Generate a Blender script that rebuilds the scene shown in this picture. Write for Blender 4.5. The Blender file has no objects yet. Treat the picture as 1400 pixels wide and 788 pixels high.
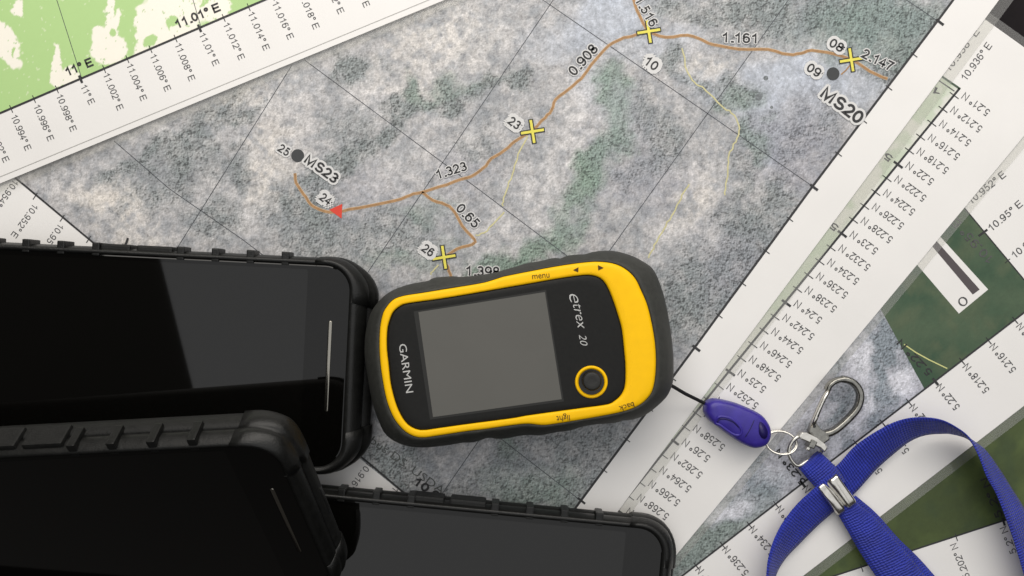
import bpy, bmesh, math, random
import numpy as np
from mathutils import Vector, Matrix, Euler

scene = bpy.context.scene
C = scene.collection
R = math.radians

# ------------------------------------------------------------------ camera
CAM_H = 0.32            # metres above the table top
F_PX = 1212.0           # focal length in photograph pixels (1400 wide)
cam = bpy.data.cameras.new('camera')
cam.angle = 2 * math.atan(700 / F_PX)
cam.clip_start = 0.005
cam.clip_end = 50
camo = bpy.data.objects.new('camera', cam)
camo.location = (0, 0, CAM_H)
C.objects.link(camo)
scene.camera = camo

# ------------------------------------------------------------------ world and lamps
world = bpy.data.worlds.new('World')
scene.world = world
world.use_nodes = True
bg = world.node_tree.nodes['Background']
bg.inputs[0].default_value = (1.0, 0.95, 0.9, 1)
bg.inputs[1].default_value = 0.05

def area_lamp(name, centre, size, rotz, radiance, colour):
    L = bpy.data.lights.new(name, 'AREA')
    L.shape = 'RECTANGLE'
    L.size, L.size_y = size
    L.energy = radiance * size[0] * size[1] * math.pi
    L.color = colour
    o = bpy.data.objects.new(name, L)
    o.location = centre
    o.rotation_euler = (0, 0, rotz)
    C.objects.link(o)
    return o

LAMP_Z = 0.55
k = LAMP_Z + CAM_H - 0.03
ang = R(14.3)
ex = Vector((math.cos(ang), math.sin(ang), 0))
ey = Vector((-math.sin(ang), math.cos(ang), 0))
def panel(name, lo, hi, width, radiance, colour):
    """flat light panel overhead; lo..hi along its length, in units of the mirrored view's slope"""
    ctr = (Vector((-0.375, -0.05, 0)) + ex * (width / 2) + ey * ((lo + hi) / 2)) * k
    area_lamp(name, (ctr.x, ctr.y, LAMP_Z), (width * k, (hi - lo) * k), ang, radiance, colour)
panel('ceiling_lamp', 0.30, 1.60, 1.35, 4.1, (1.0, 0.955, 0.89))
panel('glass_reflection_panel', -0.46, 0.28, 1.35, 0.90, (0.97, 0.975, 0.98))  # added dim panel, shaped to give the phone glass its grey reflections

vs = scene.view_settings
vs.view_transform = 'Standard'
vs.look = 'None'
vs.exposure = 0.06
vs.gamma = 1.0
scene.cycles.use_denoising = True

# ------------------------------------------------------------------ helpers
def P(px, py, z=0.0):
    """pixel of the photograph -> point on the level plane at height z"""
    d = CAM_H - z
    return Vector(((px - 700) / F_PX * d, (394 - py) / F_PX * d, z))

def lin(r, g=None, b=None):
    if g is None:
        r, g, b = r
    f = lambda c: (c / 255 / 12.92) if c / 255 <= 0.04045 else ((c / 255 + 0.055) / 1.055) ** 2.4
    return (f(r), f(g), f(b))

def mesh_obj(name, verts, faces, mat=None, parent=None, smooth=False):
    me = bpy.data.meshes.new(name)
    me.from_pydata([tuple(v) for v in verts], [], faces)
    me.update()
    if smooth:
        me.polygons.foreach_set('use_smooth', [True] * len(me.polygons))
    o = bpy.data.objects.new(name, me)
    C.objects.link(o)
    if mat:
        me.materials.append(mat)
    if parent is not None:
        o.parent = parent
        o.matrix_parent_inverse = parent.matrix_world.inverted()
    return o

def fix_normals(o):
    bm = bmesh.new()
    bm.from_mesh(o.data)
    bmesh.ops.recalc_face_normals(bm, faces=bm.faces)
    bm.to_mesh(o.data)
    bm.free()
    return o

def thing(name, label, cat, loc=(0, 0, 0), group=None):
    o = bpy.data.objects.new(name, None)
    o.empty_display_size = 0.01
    o.location = loc
    o.matrix_world = Matrix.Translation(loc)
    C.objects.link(o)
    o['label'] = label
    o['category'] = cat
    if group:
        o['group'] = group
    return o

def catmull(pts, n=8, closed=False):
    pts = [Vector(p) for p in pts]
    out = []
    m = len(pts)
    rng = m if closed else m - 1
    for i in range(rng):
        g = (lambda j: pts[j % m]) if closed else (lambda j: pts[min(max(j, 0), m - 1)])
        p0, p1, p2, p3 = g(i - 1), g(i), g(i + 1), g(i + 2)
        for t in range(n):
            u = t / n
            out.append(0.5 * ((2 * p1) + (-p0 + p2) * u + (2 * p0 - 5 * p1 + 4 * p2 - p3) * u * u + (-p0 + 3 * p1 - 3 * p2 + p3) * u ** 3))
    if not closed:
        out.append(pts[-1])
    return out

def tube(name, pts, rad, mat, parent, seg=10, closed=False):
    """round bar along pts; rad number or list"""
    n = len(pts)
    vs_, fs = [], []
    for i, p in enumerate(pts):
        a = pts[(i - 1) % n] if (closed or i > 0) else p
        b = pts[(i + 1) % n] if (closed or i < n - 1) else p
        t = (b - a).normalized()
        up = Vector((0, 0, 1)) if abs(t.z) < 0.95 else Vector((1, 0, 0))
        s = t.cross(up).normalized()
        u = s.cross(t)
        r = rad[i] if isinstance(rad, (list, tuple)) else rad
        for j in range(seg):
            an = 2 * math.pi * j / seg
            vs_.append(p + s * (math.cos(an) * r) + u * (math.sin(an) * r))
    for i in range(n if closed else n - 1):
        for j in range(seg):
            i2 = (i + 1) % n
            fs.append((i * seg + j, i * seg + (j + 1) % seg, i2 * seg + (j + 1) % seg, i2 * seg + j))
    if not closed:
        fs.append(tuple(range(seg - 1, -1, -1)))
        fs.append(tuple((n - 1) * seg + j for j in range(seg)))
    return fix_normals(mesh_obj(name, vs_, fs, mat, parent, True))

def slab(name, corners_px, z, thick, mat, parent):
    """flat sheet with real thickness from pixel corners; z is the TOP face"""
    top = [P(x, y, z) for x, y in corners_px]
    n = len(top)
    bot = [v - Vector((0, 0, thick)) for v in top]
    fs = [tuple(range(n)), tuple(range(2 * n - 1, n - 1, -1))]
    for i in range(n):
        fs.append((i, n + i, n + (i + 1) % n, (i + 1) % n))
    return fix_normals(mesh_obj(name, top + bot, fs, mat, parent))

def ribbon2d(name, pts_px, width_px, z, mat, parent, closed=False):
    """printed line lying flat on paper"""
    pts = [Vector((x, y)) for x, y in pts_px]
    n = len(pts)
    L, Rr = [], []
    for i in range(n):
        a = pts[max(i - 1, 0)]
        b = pts[min(i + 1, n - 1)]
        t = (b - a).normalized()
        nn = Vector((-t.y, t.x)) * (width_px / 2)
        L.append(pts[i] + nn)
        Rr.append(pts[i] - nn)
    vs_ = [P(p.x, p.y, z) for p in L] + [P(p.x, p.y, z) for p in Rr]
    fs = [(i, i + 1, n + i + 1, n + i) for i in range(n - 1)]
    o = mesh_obj(name, vs_, fs, mat, parent)
    up_faces(o)
    return o

def up_faces(o):
    bm = bmesh.new()
    bm.from_mesh(o.data)
    for f in bm.faces:
        f.normal_update()
        if f.normal.z < 0:
            f.normal_flip()
    bm.to_mesh(o.data)
    bm.free()

def multi_ribbon(name, segs, z, mat, parent):
    """many short straight printed strokes in one print"""
    vs_, fs = [], []
    for (x0, y0), (x1, y1), w in segs:
        a, b = Vector((x0, y0)), Vector((x1, y1))
        t = (b - a).normalized()
        nn = Vector((-t.y, t.x)) * (w / 2)
        k0 = len(vs_)
        for p in (a + nn, b + nn, b - nn, a - nn):
            vs_.append(P(p.x, p.y, z))
        fs.append((k0, k0 + 1, k0 + 2, k0 + 3))
    o = mesh_obj(name, vs_, fs, mat, parent)
    up_faces(o)
    o['kind'] = 'stuff'
    return o

# ------------------------------------------------------------------ numpy noise
_rng = np.random.RandomState(7)
_tab = _rng.rand(256, 256)
def vnoise(x, y, seed=0):
    x = np.asarray(x) + seed * 17.31
    y = np.asarray(y) + seed * 9.77
    xi, yi = np.floor(x).astype(int), np.floor(y).astype(int)
    u, v = x - xi, y - yi
    u = u * u * (3 - 2 * u)
    v = v * v * (3 - 2 * v)
    g = lambda a, b: _tab[a % 256, b % 256]
    return (g(xi, yi) * (1 - u) + g(xi + 1, yi) * u) * (1 - v) + (g(xi, yi + 1) * (1 - u) + g(xi + 1, yi + 1) * u) * v
def fbm(x, y, scale, octv=4, seed=0):
    s, a, t = 0, 1.0, 0
    for o in range(octv):
        s = s + a * vnoise(x / scale, y / scale, seed + o * 3)
        t += a
        a *= 0.55
        scale /= 2.07
    return s / t

# ------------------------------------------------------------------ materials
def new_mat(name):
    m = bpy.data.materials.new(name)
    m.use_nodes = True
    nt = m.node_tree
    return m, nt, nt.nodes['Principled BSDF']

def plain(name, col, rough=0.5, spec=0.5, metal=0.0, noise=None, bump=None, coat=0.0):
    """noise=(scale, amount) colour variation; bump=(scale, strength, distance)"""
    m, nt, p = new_mat(name)
    N, Lk = nt.nodes, nt.links
    p.inputs['Base Color'].default_value = (*col, 1)
    p.inputs['Roughness'].default_value = rough
    p.inputs['Specular IOR Level'].default_value = spec
    p.inputs['Metallic'].default_value = metal
    p.inputs['Coat Weight'].default_value = coat
    tc = N.new('ShaderNodeTexCoord')
    if noise:
        n = N.new('ShaderNodeTexNoise')
        n.inputs['Scale'].default_value = noise[0]
        n.inputs['Detail'].default_value = 5
        Lk.new(tc.outputs['Object'], n.inputs['Vector'])
        mr = N.new('ShaderNodeMapRange')
        mr.inputs[1].default_value = 0.3
        mr.inputs[2].default_value = 0.7
        mr.inputs[3].default_value = 1 - noise[1]
        mr.inputs[4].default_value = 1 + noise[1]
        Lk.new(n.outputs[0], mr.inputs[0])
        mx = N.new('ShaderNodeVectorMath')
        mx.operation = 'SCALE'
        mx.inputs[0].default_value = col
        Lk.new(mr.outputs[0], mx.inputs['Scale'])
        Lk.new(mx.outputs[0], p.inputs['Base Color'])
        mr2 = N.new('ShaderNodeMapRange')
        mr2.inputs[3].default_value = max(rough - 0.08, 0.02)
        mr2.inputs[4].default_value = min(rough + 0.08, 1)
        Lk.new(n.outputs[0], mr2.inputs[0])
        Lk.new(mr2.outputs[0], p.inputs['Roughness'])
    if bump:
        n2 = N.new('ShaderNodeTexNoise')
        n2.inputs['Scale'].default_value = bump[0]
        n2.inputs['Detail'].default_value = 3
        Lk.new(tc.outputs['Object'], n2.inputs['Vector'])
        b = N.new('ShaderNodeBump')
        b.inputs['Strength'].default_value = bump[1]
        b.inputs['Distance'].default_value = bump[2]
        Lk.new(n2.outputs[0], b.inputs['Height'])
        Lk.new(b.outputs[0], p.inputs['Normal'])
    return m

M = {}
M['paper'] = plain('paper', (0.80, 0.785, 0.77), 0.42, 0.35, noise=(40, 0.02), bump=(60, 0.12, 0.0006))
M['ink'] = plain('black_ink', (0.035, 0.035, 0.037), 0.5, 0.3, noise=(900, 0.25))
M['ink_grey'] = plain('grey_ink', (0.085, 0.085, 0.088), 0.5, 0.3, noise=(900, 0.3))
M['halo'] = plain('white_halo_ink', (0.66, 0.655, 0.65), 0.5, 0.3)
M['line'] = plain('grid_ink', (0.07, 0.075, 0.085), 0.5, 0.3, noise=(700, 0.5))
M['brown'] = plain('track_ink', lin(164, 127, 88), 0.5, 0.3, noise=(800, 0.2))
M['pale_yellow'] = plain('pale_path_ink', lin(200, 194, 148), 0.5, 0.3, noise=(500, 0.1))
M['lime'] = plain('boundary_ink', lin(205, 205, 140), 0.5, 0.3)
M['cross'] = plain('yellow_ink', lin(226, 216, 92), 0.5, 0.3, noise=(700, 0.08))
M['red'] = plain('red_ink', lin(214, 70, 54), 0.5, 0.3)
M['dot'] = plain('dot_ink', lin(62, 64, 66), 0.5, 0.3)
M['bar'] = plain('bar_ink', lin(84, 78, 80), 0.5, 0.3)
M['table'] = plain('dark_table', (0.007, 0.005, 0.006), 0.5, 0.12, noise=(120, 0.3), bump=(300, 0.2, 0.0004))
M['yellow'] = plain('yellow_plastic', (0.98, 0.560, 0.003), 0.42, 0.18, noise=(300, 0.025), bump=(2500, 0.05, 0.0002))
M['rubber'] = plain('grey_rubber', (0.036, 0.037, 0.033), 0.62, 0.4, noise=(600, 0.18), bump=(2200, 0.35, 0.0003))
M['face'] = plain('black_face', (0.0075, 0.0075, 0.0068), 0.45, 0.22, noise=(900, 0.2), bump=(3500, 0.1, 0.0001))
M['lcd'] = plain('grey_screen', (0.108, 0.106, 0.097), 0.35, 0.25, noise=(60, 0.03))
M['lcd_edge_shade'] = plain('screen_edge_shade', (0.020, 0.020, 0.019), 0.5, 0.3)  # dark tone for the shade round the sunken screen
M['white_print'] = plain('silver_print', (0.50, 0.50, 0.49), 0.45, 0.3)
M['brown_print'] = plain('brown_print', (0.07, 0.035, 0.004), 0.5, 0.3)
M['knob'] = plain('knob_rubber', (0.017, 0.017, 0.016), 0.55, 0.4, bump=(1500, 0.2, 0.0003))
M['case'] = plain('black_case', (0.0065, 0.0067, 0.0063), 0.40, 0.36, noise=(400, 0.25), bump=(1800, 0.25, 0.0003))
M['case_soft'] = plain('soft_black_bumper', (0.0080, 0.0082, 0.0078), 0.52, 0.32, noise=(500, 0.3), bump=(1500, 0.3, 0.0004))
M['glass'] = plain('phone_glass', (0.0014, 0.0013, 0.0011), 0.035, 0.36)
M['display'] = plain('phone_display', (0.0018, 0.0017, 0.0014), 0.03, 0.45)
M['slit'] = plain('earpiece_metal', (0.30, 0.285, 0.25), 0.18, 0.5, metal=1.0)
M['lens'] = plain('dark_slot', (0.004, 0.004, 0.004), 0.3, 0.5)
M['steel'] = plain('nickel_steel', (0.62, 0.60, 0.56), 0.22, 0.5, metal=1.0, noise=(500, 0.15))
M['steel_dark'] = plain('worn_steel', (0.25, 0.245, 0.225), 0.26, 0.5, metal=1.0, noise=(700, 0.25))
M['purple'] = plain('purple_plastic', (0.036, 0.022, 0.265), 0.38, 0.45, noise=(350, 0.12), bump=(1200, 0.08, 0.0003))
M['purple_dark'] = plain('purple_socket', (0.012, 0.007, 0.09), 0.45, 0.4)
M['cord'] = plain('black_cord', (0.010, 0.010, 0.011), 0.7, 0.3, bump=(3000, 0.6, 0.0004))

def strap_material():
    m, nt, p = new_mat('blue_webbing')
    N, Lk = nt.nodes, nt.links
    uv = N.new('ShaderNodeUVMap')
    uv.uv_map = 'UVMap'
    sx = N.new('ShaderNodeSeparateXYZ')
    Lk.new(uv.outputs[0], sx.inputs[0])
    def wave(out, freq):
        mu = N.new('ShaderNodeMath'); mu.operation = 'MULTIPLY'; mu.inputs[1].default_value = freq
        Lk.new(out, mu.inputs[0])
        s = N.new('ShaderNodeMath'); s.operation = 'SINE'
        Lk.new(mu.outputs[0], s.inputs[0])
        return s.outputs[0]
    # u in metres along the strap, v 0..1 across
    nz = N.new('ShaderNodeTexNoise'); nz.inputs['Scale'].default_value = 420
    tc = N.new('ShaderNodeTexCoord'); Lk.new(tc.outputs['Object'], nz.inputs['Vector'])
    wob = N.new('ShaderNodeMath'); wob.operation = 'MULTIPLY_ADD'
    wob.inputs[1].default_value = 0.0009
    Lk.new(nz.outputs[0], wob.inputs[0]); Lk.new(sx.outputs[0], wob.inputs[2])
    w1 = wave(wob.outputs[0], 2 * math.pi / 0.00095)
    w2 = wave(sx.outputs[1], 2 * math.pi * 11)
    ad = N.new('ShaderNodeMath'); ad.operation = 'MULTIPLY_ADD'; ad.inputs[1].default_value = 0.45
    Lk.new(w2, ad.inputs[0]); Lk.new(w1, ad.inputs[2])
    mr = N.new('ShaderNodeMapRange')
    mr.inputs[1].default_value = -1.4; mr.inputs[2].default_value = 1.4
    mr.inputs[3].default_value = 0.80; mr.inputs[4].default_value = 1.12
    Lk.new(ad.outputs[0], mr.inputs[0])
    n2 = N.new('ShaderNodeTexNoise'); n2.inputs['Scale'].default_value = 160; n2.inputs['Detail'].default_value = 4
    Lk.new(tc.outputs['Object'], n2.inputs['Vector'])
    mr2 = N.new('ShaderNodeMapRange')
    mr2.inputs[1].default_value = 0.3; mr2.inputs[2].default_value = 0.7
    mr2.inputs[3].default_value = 0.8; mr2.inputs[4].default_value = 1.2
    Lk.new(n2.outputs[0], mr2.inputs[0])
    mm = N.new('ShaderNodeMath'); mm.operation = 'MULTIPLY'
    Lk.new(mr.outputs[0], mm.inputs[0]); Lk.new(mr2.outputs[0], mm.inputs[1])
    sc = N.new('ShaderNodeVectorMath'); sc.operation = 'SCALE'
    sc.inputs[0].default_value = (0.016, 0.030, 0.340)
    Lk.new(mm.outputs[0], sc.inputs['Scale'])
    Lk.new(sc.outputs[0], p.inputs['Base Color'])
    p.inputs['Roughness'].default_value = 0.55
    p.inputs['Specular IOR Level'].default_value = 0.35
    p.inputs['Sheen Weight'].default_value = 0.15
    b = N.new('ShaderNodeBump'); b.inputs['Strength'].default_value = 0.6; b.inputs['Distance'].default_value = 0.0003
    Lk.new(ad.outputs[0], b.inputs['Height'])
    Lk.new(b.outputs[0], p.inputs['Normal'])
    return m
M['strap'] = strap_material()

def film_material():
    m = bpy.data.materials.new('clear_laminate')
    m.use_nodes = True
    nt = m.node_tree
    N, Lk = nt.nodes, nt.links
    N.remove(N['Principled BSDF'])
    out = N['Material Output']
    tr = N.new('ShaderNodeBsdfTransparent')
    tr.inputs[0].default_value = (0.97, 0.97, 0.96, 1)
    df = N.new('ShaderNodeBsdfDiffuse'); df.inputs[0].default_value = (0.75, 0.74, 0.72, 1)
    gl = N.new('ShaderNodeBsdfGlossy'); gl.inputs['Roughness'].default_value = 0.15
    a = N.new('ShaderNodeMixShader'); a.inputs[0].default_value = 0.065
    Lk.new(tr.outputs[0], a.inputs[1]); Lk.new(df.outputs[0], a.inputs[2])
    b = N.new('ShaderNodeMixShader'); b.inputs[0].default_value = 0.03
    Lk.new(a.outputs[0], b.inputs[1]); Lk.new(gl.outputs[0], b.inputs[2])
    Lk.new(b.outputs[0], out.inputs[0])
    return m
M['film'] = film_material()

def sat_material(name, fine=1300.0, amp=1.0, rough=0.45):
    """printed aerial picture: vertex colour from the map data, speckle of tree crowns in nodes.
       alpha of the colour attribute = how wooded (speckled) the place is"""
    m, nt, p = new_mat(name)
    N, Lk = nt.nodes, nt.links
    at = N.new('ShaderNodeAttribute'); at.attribute_name = 'Col'
    tc = N.new('ShaderNodeTexCoord')
    def noise(scale, off, detail=2.0, rough_=0.5):
        mp = N.new('ShaderNodeMapping'); mp.inputs['Location'].default_value = off
        Lk.new(tc.outputs['Object'], mp.inputs[0])
        n = N.new('ShaderNodeTexNoise'); n.inputs['Scale'].default_value = scale
        n.inputs['Detail'].default_value = detail; n.inputs['Roughness'].default_value = rough_
        Lk.new(mp.outputs[0], n.inputs['Vector'])
        return n.outputs[0]
    d = 0.00028
    n1, n2 = noise(fine, (0, 0, 0)), noise(fine, (d, -d, 0))
    emb = N.new('ShaderNodeMath'); emb.operation = 'SUBTRACT'
    Lk.new(n1, emb.inputs[0]); Lk.new(n2, emb.inputs[1])
    def mul(a, b):
        x = N.new('ShaderNodeMath'); x.operation = 'MULTIPLY'
        for i, v in enumerate((a, b)):
            if isinstance(v, (int, float)): x.inputs[i].default_value = v
            else: Lk.new(v, x.inputs[i])
        return x.outputs[0]
    def add(a, b):
        x = N.new('ShaderNodeMath'); x.operation = 'ADD'
        for i, v in enumerate((a, b)):
            if isinstance(v, (int, float)): x.inputs[i].default_value = v
            else: Lk.new(v, x.inputs[i])
        return x.outputs[0]
    wood = at.outputs['Alpha']
    # dark crown dots
    n3 = noise(fine * 0.62, (3.1, 1.7, 0), 1.0)
    dots = N.new('ShaderNodeMapRange'); dots.inputs[1].default_value = 0.53; dots.inputs[2].default_value = 0.61
    dots.inputs[3].default_value = 0.0; dots.inputs[4].default_value = 1.0
    Lk.new(n3, dots.inputs[0])
    n4 = add(noise(fine * 0.17, (7.7, 2.2, 0), 6.0, 0.65), -0.5)
    t = add(mul(emb.outputs[0], mul(add(mul(wood, 1.8), 0.25), amp)), mul(mul(dots.outputs[0], add(mul(wood, 0.85), 0.12)), -0.50 * amp))
    t = add(t, mul(n4, mul(add(mul(wood, -0.55), 1.0), 0.65 * amp)))
    n5_ = add(noise(fine * 0.42, (2.7, 8.2, 0), 4.0, 0.7), -0.5)
    t = add(t, mul(n5_, mul(add(mul(wood, -0.4), 1.0), 1.35 * amp)))
    t = add(t, mul(add(noise(fine * 2.2, (1, 5, 0), 1.0), -0.5), 0.45 * amp))
    n6 = noise(fine * 0.75, (9.1, 4.4, 0), 2.0)
    lt = N.new('ShaderNodeMapRange'); lt.inputs[1].default_value = 0.55; lt.inputs[2].default_value = 0.63
    Lk.new(n6, lt.inputs[0])
    t = add(t, mul(mul(lt.outputs[0], add(mul(wood, -0.9), 1.0)), 0.17 * amp))
    f = add(t, 1.04)
    cl = N.new('ShaderNodeClamp'); cl.inputs[1].default_value = 0.3; cl.inputs[2].default_value = 1.6
    Lk.new(f, cl.inputs[0])
    sc = N.new('ShaderNodeVectorMath'); sc.operation = 'SCALE'
    Lk.new(at.outputs['Color'], sc.inputs[0]); Lk.new(cl.outputs[0], sc.inputs['Scale'])
    Lk.new(sc.outputs[0], p.inputs['Base Color'])
    p.inputs['Roughness'].default_value = rough
    p.inputs['Specular IOR Level'].default_value = 0.35
    return m
M['sat'] = sat_material('aerial_print')
M['sat_soft'] = sat_material('aerial_print_soft', 900.0, 0.22)
M['topo'] = sat_material('topographic_print', 700.0, 0.03)

def grid_sheet(name, corners, cell, z, colfn, mat, parent):
    """printed picture: bilinear grid in a pixel quad (c00, c10, c11, c01) with colour per vertex"""
    c = [np.array(q, float) for q in corners]
    nu = int(max(np.linalg.norm(c[1] - c[0]), np.linalg.norm(c[2] - c[3])) / cell) + 1
    nv = int(max(np.linalg.norm(c[3] - c[0]), np.linalg.norm(c[2] - c[1])) / cell) + 1
    u, v = np.meshgrid(np.linspace(0, 1, nu + 1), np.linspace(0, 1, nv + 1))
    u, v = u.ravel(), v.ravel()
    xy = (np.outer((1 - u) * (1 - v), c[0]) + np.outer(u * (1 - v), c[1]) + np.outer(u * v, c[2]) + np.outer((1 - u) * v, c[3]))
    idx = np.arange((nu + 1) * (nv + 1)).reshape(nv + 1, nu + 1)
    q = np.stack([idx[:-1, :-1], idx[:-1, 1:], idx[1:, 1:], idx[1:, :-1]], -1).reshape(-1, 4)
    # leave out cells far outside the picture
    cx = xy[q].mean(1)
    keep = (cx[:, 0] > -60) & (cx[:, 0] < 1470) & (cx[:, 1] > -60) & (cx[:, 1] < 850)
    q = q[keep]
    used = np.unique(q)
    remap = -np.ones(len(xy), int)
    remap[used] = np.arange(len(used))
    q = remap[q]
    xy = xy[used]
    d = CAM_H - z
    w = np.stack([(xy[:, 0] - 700) / F_PX * d, (394 - xy[:, 1]) / F_PX * d, np.full(len(xy), z)], 1)
    a, b, e = w[q[0][0]], w[q[0][1]], w[q[0][2]]
    if np.cross(b - a, e - a)[2] < 0:
        q = q[:, ::-1]
    me = bpy.data.meshes.new(name)
    me.vertices.add(len(w)); me.vertices.foreach_set('co', w.ravel())
    me.loops.add(q.size); me.loops.foreach_set('vertex_index', q.ravel().astype(np.int32))
    me.polygons.add(len(q)); me.polygons.foreach_set('loop_start', np.arange(0, q.size, 4, dtype=np.int32))
    me.update(calc_edges=True)
    rgba = colfn(xy[:, 0], xy[:, 1]).astype(np.float32)
    ca = me.color_attributes.new('Col', 'FLOAT_COLOR', 'POINT')
    ca.data.foreach_set('color', rgba.ravel())
    me.materials.append(mat)
    o = bpy.data.objects.new(name, me)
    C.objects.link(o)
    o.parent = parent
    o.matrix_parent_inverse = parent.matrix_world.inverted()
    return o

# ------------------------------------------------------------------ lettering (built in one batch)
TEXTQ = []
def text(parent, s, a, b, cap, z, mat, name='coordinate_label', bold=0.0, shear=0.0, halo=0.0, plane=None):
    """s printed so that the middle of its capitals runs from pixel a to pixel b"""
    TEXTQ.append(dict(parent=parent, s=s, a=a, b=b, cap=cap, z=z, mat=mat, name=name, bold=bold, shear=shear, halo=halo))

def _arc(cx, cy, rx, ry, a0, a1, n=12):
    return [(cx + rx * math.cos(R(a0 + (a1 - a0) * i / n)), cy + ry * math.sin(R(a0 + (a1 - a0) * i / n))) for i in range(n + 1)]
_six = _arc(.34, .62, .33, .38, 38, 180) + [(0.005, .36)] + _arc(.33, .315, .33, .315, 170, 540, 18)
# plain sans letters as pen strokes: (advance, ink offset, strokes); capitals 1 high
GLYPH = {
    '0': (.776, .06, [_arc(.33, .5, .33, .5, 90, 450, 24)]),
    '1': (.776, .10, [[(.06, .74), (.24, .84), (.38, 1), (.38, 0)]]),
    '2': (.776, .05, [_arc(.33, .70, .31, .30, 172, -28) + [(.45, .40), (.12, .12), (0, 0), (.66, 0)]]),
    '3': (.776, .06, [_arc(.31, .755, .28, .245, 160, -70) + _arc(.31, .26, .33, .26, 78, -160)]),
    '4': (.776, .04, [[(.50, 0), (.50, 1), (0, .29), (.68, .29)]]),
    '5': (.776, .06, [[(.60, 1), (.15, 1), (.06, .49)] + _arc(.32, .32, .33, .32, 140, -158)]),
    '6': (.776, .06, [_six]),
    '7': (.776, .06, [[(0, 1), (.64, 1), (.42, .66), (.26, .30), (.20, 0)]]),
    '8': (.776, .06, [_arc(.33, .755, .27, .245, 90, 450, 18), _arc(.33, .26, .33, .26, 90, 450, 18)]),
    '9': (.776, .06, [[(.66 - x, 1 - y) for x, y in _six]]),
    '.': (.388, .14, [[(.02, 0), (.14, 0)]]),
    '\u00b0': (.53, .08, [_arc(.17, .83, .17, .17, 90, 450, 14)]),
    ' ': (.388, 0, []),
    'N': (1.0, .11, [[(0, 0), (0, 1), (.74, 0), (.74, 1)]]),
    'E': (.93, .11, [[(.68, 1), (0, 1), (0, 0), (.70, 0)], [(0, .52), (.62, .52)]]),
    'M': (1.16, .11, [[(0, 0), (0, 1), (.44, 0), (.88, 1), (.88, 0)]]),
    'S': (.93, .07, [_arc(.36, .745, .31, .255, 18, 250) + _arc(.37, .265, .36, .265, 70, -165)]),
}
def stroke_text(t, pen):
    """vertices (cap units) and faces of a line of pen-stroke lettering"""
    V, Fc = [], []
    x = 0.0
    for ch in t:
        adv, off, sts = GLYPH[ch]
        for st in sts:
            wf = 0.81 if ch.isdigit() else 0.9
            pts = [Vector((x + off + 0.055 + px_ * wf, pen / 2 + py_ * (1 - pen))) for px_, py_ in st]
            closed = (pts[0] - pts[-1]).length < 1e-4
            n = len(pts)
            k0 = len(V)
            for i in range(n):
                a = pts[i - 1] if i > 0 else (pts[-2] if closed else pts[0])
                b = pts[i + 1] if i < n - 1 else (pts[1] if closed else pts[-1])
                e0 = (pts[i] - a) if i > 0 or closed else (b - pts[i])
                e1 = (b - pts[i]) if i < n - 1 or closed else (pts[i] - a)
                e0 = e0.normalized(); e1 = e1.normalized()
                n0 = Vector((-e0.y, e0.x)); n1 = Vector((-e1.y, e1.x))
                m_ = n0 + n1
                m_ = m_ * (1 / max(1 + n0.dot(n1), 0.35)) if m_.length > 1e-6 else n0
                ext = Vector((0, 0))
                if not closed and i == 0: ext = -e1 * (pen * 0.45 if len(st) < 3 or ch in 'NEM147' else 0.0)
                if not closed and i == n - 1: ext = e0 * (pen * 0.45 if len(st) < 3 or ch in 'NEM1247' else 0.0)
                V.append(pts[i] + m_ * (pen / 2) + ext); V.append(pts[i] - m_ * (pen / 2) + ext)
            for i in range(n - 1):
                Fc.append((k0 + 2 * i, k0 + 2 * i + 1, k0 + 2 * i + 3, k0 + 2 * i + 2))
        x += adv
    return np.array([(v.x, v.y) for v in V]), Fc

def flush_strokes():
    """lettering made only of figures and N, E, M, S: pen strokes, one mesh per label"""
    rest = []
    for q in TEXTQ:
        if any(ch not in GLYPH for ch in q['s']) or q['name'].endswith('lettering'):
            rest.append(q)
            continue
        pen = 0.128 + q['bold'] * 2.6
        co, Fc = stroke_text(q['s'], pen)
        x0, x1 = co[:, 0].min(), co[:, 0].max()
        a, b = np.array(q['a'], float), np.array(q['b'], float)
        L = np.linalg.norm(b - a)
        d = (b - a) / L
        up = np.array([d[1], -d[0]])
        def build(name, shifts, z, mat):
            vs_, fs = [], []
            for i, (ox, oy) in enumerate(shifts):
                k0 = len(vs_)
                for x, y in co:
                    u, w = (x - x0) * L / (x1 - x0), (y - 0.5) * q['cap']
                    vs_.append(P(a[0] + d[0] * u + up[0] * w + ox, a[1] + d[1] * u + up[1] * w + oy, z - i * 1.2e-6))
                fs += [tuple(k0 + j for j in f) for f in Fc]
            o = mesh_obj(name, vs_, fs, mat, q['parent'])
            up_faces(o)
        build(q['name'], [(0, 0)], q['z'], q['mat'])
        if q['halo']:
            r = q['halo'] * q['cap'] / 0.729
            build('letter_halo', [(r * f * math.cos(2 * math.pi * i / 10), r * f * math.sin(2 * math.pi * i / 10)) for f in (1.0, 0.55) for i in range(10)], q['z'] - 0.00003, M['halo'])
    TEXTQ[:] = rest

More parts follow.
